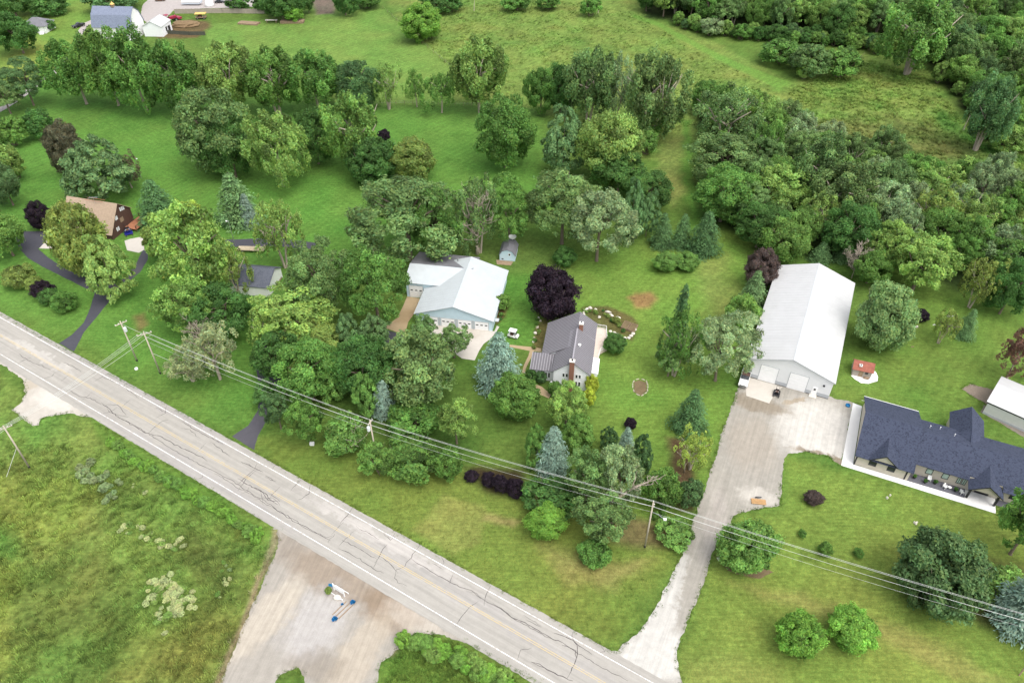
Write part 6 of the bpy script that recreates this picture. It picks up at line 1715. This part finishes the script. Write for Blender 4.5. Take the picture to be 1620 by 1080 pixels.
# ------------------------------------------------------------------ things around the houses
g = G(1341, 642); o = MB().lathe([(.25, 0), (.42, .02), (.46, .32), (.4, .32), (.36, .06)], 0, 0, 14).build("blue_tub", M_BLUE, None); o.location = (g.x, g.y, .02); tag(o, "small bright blue tub on the white gravel", "tub")
g = G(1200, 794); pl = thing("lumber_stack", "low stack of orange lumber on the gravel's edge", "lumber", (g.x, g.y, .02), math.radians(-8))
for k in range(5): MB().box(-1.25, 1.2 + .06 * (k % 2), -.55 + k * .23, -.36 + k * .23, .1, .2).build("plank", M_PLANK, pl)
for x in (-.9, .8): MB().box(x - .06, x + .06, -.6, .6, 0, .1).build("bearer", M_WOOD, pl)
g = G(1199, 788); mb = MB(); mb.rock(0, 0, .1, .62, .2, .16, 9); o = mb.build("black_bag", M_CARBLACK, None); o.location = (g.x, g.y, .22); tag(o, "crumpled black bag lying on the orange lumber", "bag")
# raised beds
for k, (px, py, lab) in enumerate(((990, 516, "left one of two raised wooden vegetable beds"), (1001, 520, "right one of two raised wooden vegetable beds"))):
    g = G(px, py); e = thing("raised_bed", lab, "garden bed", (g.x, g.y, 0), math.radians(-28))
    for a in ((-.75, .75, -1.3, -1.22), (-.75, .75, 1.22, 1.3), (-.75, -.67, -1.22, 1.22), (.67, .75, -1.22, 1.22)): MB().box(*a, 0, .5).build("plank", M_WOOD, e)
    MB().box(-.66, .66, -1.21, 1.21, .3, .42).build("soil", mulch_mat, e)
for k, (px, py) in enumerate(((852, 503), (850, 518), (847, 527), (845, 535), (844, 541), (855, 508))):
    g = G(px, py); mb = MB(); mb.rock(0, 0, .05, (.3, .45, .5, .28, .36, .4)[k], (.26, .4, .34, .24, .3, .3)[k], .28, k); o = mb.build("garden_stone", M_TANSTONE if k % 2 else M_STONE); o.location = (g.x, g.y, 0); o.rotation_euler.z = k
    tag(o, f"pale boulder in the bed left of the house, {nth(k)} listed from {'the back' if k < 5 else 'the purple maple'}".replace("listed ", ""), "stone", "boulders of the left bed")
for k, (px, py, rx) in enumerate(((962, 494, .8), (966, 499, .7), (948, 502, .35), (978, 503, .6), (934, 488, .4), (942, 490, .4), (1005, 522, .3))):
    g = G(px, py); mb = MB(); mb.rock(0, 0, .1, rx, .35, .32, 20 + k); o = mb.build("garden_stone", M_STONE); o.location = (g.x, g.y, 0); o.rotation_euler.z = -.4
    tag(o, ("long pale stone, upper of a pair behind the deck bed", "long pale stone, lower of a pair behind the deck bed", "small pale stone in the middle of the deck bed", "pale stone left of the raised beds", "small pale stone at the left end of the deck bed", "small pale stone beside the curved edging", "tiny pale stone right of the raised beds")[k], "stone", "stones of the deck bed")
def stone_wall(px, w, h, label, seed):
    p = [G(*q) for q in px]; e = thing("stone_edging", label, "stone edging", (p[0].x, p[0].y, 0)); o0 = Vector((p[0].x, p[0].y, 0)); k = 0
    for i in range(len(p) - 1):
        L_ = (p[i + 1] - p[i]).length; n = max(1, int(L_ / .75)); a = math.atan2(p[i + 1].y - p[i].y, p[i + 1].x - p[i].x)
        for j in range(n):
            q = p[i].lerp(p[i + 1], (j + .5) / n) - o0; mb = MB(); mb.rock(0, 0, h * .4, .44, w / 2, h * .6, seed + k); o = mb.build("stone", M_STONE if h > .3 else M_TANSTONE, e); o.location = (q.x, q.y, 0); o.rotation_euler.z = a; k += 1
stone_wall([(923, 500), (924, 493), (930, 488), (936, 486)], .7, .35, "curved pale stone edging at the house's back corner", 40)
stone_wall([(963, 524), (974, 528), (984, 534), (993, 537), (1003, 527)], .9, .4, "pale stone retaining edge below the raised beds", 60)
stone_wall([(1001, 606), (1004, 601), (1013, 599), (1022, 602), (1025, 610), (1024, 620), (1014, 627), (1004, 622), (1001, 614), (1001, 606)], .3, .18, "ring of small stones round the mulch bed in the lawn", 90)
for k, (px, py, lab) in enumerate(((1138, 885, "white boulder at the drive corner of the mulch bed"), (1166, 900, "long white stone at the front of the mulch bed"))):
    g = G(px, py); mb = MB(); mb.rock(0, 0, .1, .45 + .5 * k, .35, .35, 70 + k); o = mb.build("white_boulder", M_STONE); o.location = (g.x, g.y, 0); o.rotation_euler.z = -.7; tag(o, lab, "stone")
g = G(980, 506); o = MB().rock(0, 0, .5, 1.1, 1.0, .9, 5).build("rain_barrel", M_WOOD) if False else None
def hump(px, py, r, label, colr):
    p = G(px, py); return plant('dense', p, r, r * .8, r * .75, colr, label)
hump(975, 510, .95, "rounded pale olive shrub in the bed behind the deck", COL['ol'])
g = G(872, 610); cv = MB().lathe([(.28, 0), (.36, .1), (.36, .8), (.22, 1.15), (.04, 1.25)], 0, 0, 12).build("white_grill_cover", M_WHITE, None, smooth=True); cv.location = (g.x, g.y, 0); tag(cv, "white covered object standing at the house's front corner", "cover")
# porch furniture of the ranch house
RM = Matrix.Translation(rh.location) @ Matrix.Rotation(rh.rotation_euler.z, 4, 'Z')
def chair(x, y, rz, label):
    p = RM @ Vector((x, y, .1)); e = thing("porch_chair", label, "chair", p, rz + rh.rotation_euler.z)
    MB().box(-.3, .3, -.3, .3, .4, .46).build("seat", M_WHITE, e); MB().box(-.3, .3, .26, .32, .46, 1.0).build("backrest", M_WHITE, e)
    for sx in (-.27, .27):
        for sy in (-.26, .26): MB().box(sx - .03, sx + .03, sy - .03, sy + .03, 0, .4).build("leg", M_WHITE, e)
        MB().box(sx - .04, sx + .04, -.3, .28, .62, .67).build("armrest", M_WHITE, e)
chair(12.6, 1.6, 0, "white porch chair under the left porch window"); chair(15.2, .9, .9, "white porch chair in the middle of the dark porch"); chair(17.9, .8, 2.0, "white porch chair at the right end of the dark porch")
p = RM @ Vector((15.9, 1.0, .1)); tb = thing("porch_table", "small white side table beside the middle porch chair", "table", p); MB().lathe([(.3, .45), (.3, .5)], 0, 0, 12).build("top", M_WHITE, tb); MB().tube((0, 0, 0), (0, 0, .45), .04).build("leg", M_WHITE, tb)
for k, (x, y, lab) in enumerate(((10.2, 1.0, "leafy potted plant at the left end of the dark porch"), (12.0, .7, "dark potted plant, second along the dark porch"), (13.6, 1.2, "dark potted plant, third along the dark porch"), (16.9, .9, "dark potted plant nearest the porch's right end"))):
    p = RM @ Vector((x, y, .1)); e = thing("potted_plant", lab, "potted plant", p); MB().lathe([(.16, 0), (.24, .05), (.3, .42), (.25, .42)], 0, 0, 12).build("pot", M_DARK, e)
    c = bpy.data.objects.new("leaves", CROWN['shrub'][k % 4]); C.objects.link(c); c.parent = e; c.location = (0, 0, .62); c.scale = (.36, .36, .3); c.color = (*COL['d' if k else 'g'], 1)
for k, (px, py, lab) in enumerate(((1405, 786, "small pale figurine cluster on the front right lawn"), (1449, 826, "pale ornament cluster on the lawn near the huge pine"))):
    g = G(px, py); e = thing("lawn_ornament", lab, "ornament", (g.x, g.y, 0))
    for j in range(4): mb = MB(); mb.rock(rng.uniform(-.45, .45), rng.uniform(-.45, .45), .15, .2, .16, .32, 30 + j + 7 * k); mb.build("stone", M_STONE, e)
# back-yard bits
for px, py, m_, lab, s in ((1503, 502, M_WHITE, "jumble of white garden things by the thin sapling", 1.0), (1477, 514, M_WHITE, "small white frame lying on the back yard grass", .5), (1443, 549, M_WOOD, "small brown thing lying on the back yard grass", .45), (1449, 517, M_STONE, "pale boards lying beside the round maple", .9)):
    g = G(px, py); e = thing("yard_junk", lab, "yard junk", (g.x, g.y, 0))
    for j in range(4):
        a, b = rng.uniform(-.7, .5) * s, rng.uniform(-.5, .3) * s; mb = MB(); mb.box(a, a + rng.uniform(.3, 1.0) * s, b, b + rng.uniform(.15, .4) * s, .02, rng.uniform(.12, .5) * s); mb.build("piece", m_, e)
timber(1581, 475, .5, 8, 2.6, .35, mat("red_brown_wood", srgb(120, 78, 62), rough=.9, var=.2), "reddish woodpile under the dark maple at the yard's corner", "woodpile", .3)
# roadside sign with flags and planters
g = G(537, 938); sg = thing("entrance_sign", "white sign board with a blue flag on the dirt entrance", "sign", (g.x, g.y, 0), ROAD_ANG)
MB().box(-1.0, 1.0, -.09, .09, .7, 1.6).build("board", M_WHITE, sg)
for x in (-1.05, 1.05): MB().box(x - .07, x + .07, -.08, .08, 0, 1.85).build("post", M_WHITE, sg)
MB().box(-1.3, 1.3, -.7, -.62, .0, .25).build("planter_edge", M_WHITE, sg); MB().box(-1.3, 1.3, .62, .7, 0, .25).build("planter_edge", M_WHITE, sg)
MB().extrude([(-1.1, -.1, 1.85), (-1.1, -.1, 1.0), (-1.75, -.35, 1.1), (-1.6, -.3, 1.8)], (0, .03, 0)).build("flag", M_BLUE, sg)
g = G(534, 946); mb = MB(); mb.rock(0, 0, .15, .75, .5, .5, 8); o = mb.build("pale_rock", M_STONE); o.location = (g.x, g.y, 0); tag(o, "pinkish pale rock below the white sign board", "stone")
for px, py, r_, lab in ((558.5, 953.5, .38, "blue flowering pot right of the sign board"), (530, 980, .42, "blue flowering pot, lowest on the dirt entrance"), (542, 957, .2, "tiny blue flowers between the two blue pots")):
    g = G(px, py); e = thing("flower_pot", lab, "flower pot", (g.x, g.y, 0)); MB().lathe([(r_ * .5, 0), (r_ * .7, .25), (r_ * .6, .25)], 0, 0, 10).build("pot", M_STONE, e)
    c = bpy.data.objects.new("flowers", CROWN['shrub'][1]); C.objects.link(c); c.parent = e; c.location = (0, 0, .35); c.scale = (r_, r_, r_ * .7); c.color = (*srgb(30, 120, 175), 1)
hump(520, 936, .6, "olive weedy bush left of the white sign board", COL['ol'])
for k in range(3):
    a, b = G(526 + k * 5, 972 + k * 3), G(548 + k * 5, 951 + k * 3); d = (b - a).normalized(); n_ = Vector((-d.y, d.x, 0)) * .06
    mb = MB(); mb.extrude([a + n_, b + n_, b - n_, a - n_], (0, 0, .1)); o = mb.build("edging_board", M_WOOD); tag(o, f"{('left', 'middle', 'right')[k]} of three thin boards lying below the sign", "board")
# utility markers
for px, py, s, lab in ((216, 584, .35, "white round utility cover in the grass below the two poles"), (494, 703, .4, "white utility box on the verge before the roadside bushes")):
    g = G(px, py); mb = MB(); (mb.lathe([(s, 0), (s, .3), (s * .7, .42), (.05, .46)], 0, 0, 12) if px < 300 else mb.box(-s, s, -s * .7, s * .7, 0, .55)); o = mb.build("utility_box", M_WHITE); o.location = (g.x, g.y, 0); tag(o, lab, "utility box")
g = G(1612, 1068); o = MB().tube((0, 0, 0), (.5, .5, 1.5), .1, n=8).build("tree_stake", M_WOOD); o.location = (g.x, g.y, 0); tag(o, "leaning wooden stake at the bottom right corner", "stake")
for px, py, lab in ((750, 18, "pale snag post at the top meadow edge, left one"), (876, 12, "pale snag post at the top meadow edge, middle one"), (946, 22, "pale snag post at the top meadow edge, right one"), (1524, 206, "pale leaning pole beside the wood's lower right")):
    g = G(px, py); o = MB().path([(0, 0, 0), (.1, .1, 2.4), (.35, .1, 5.0)], [.2, .15, .06], 6).build("snag_post", M_POLE); o.location = (g.x, g.y, 0); tag(o, lab, "post")
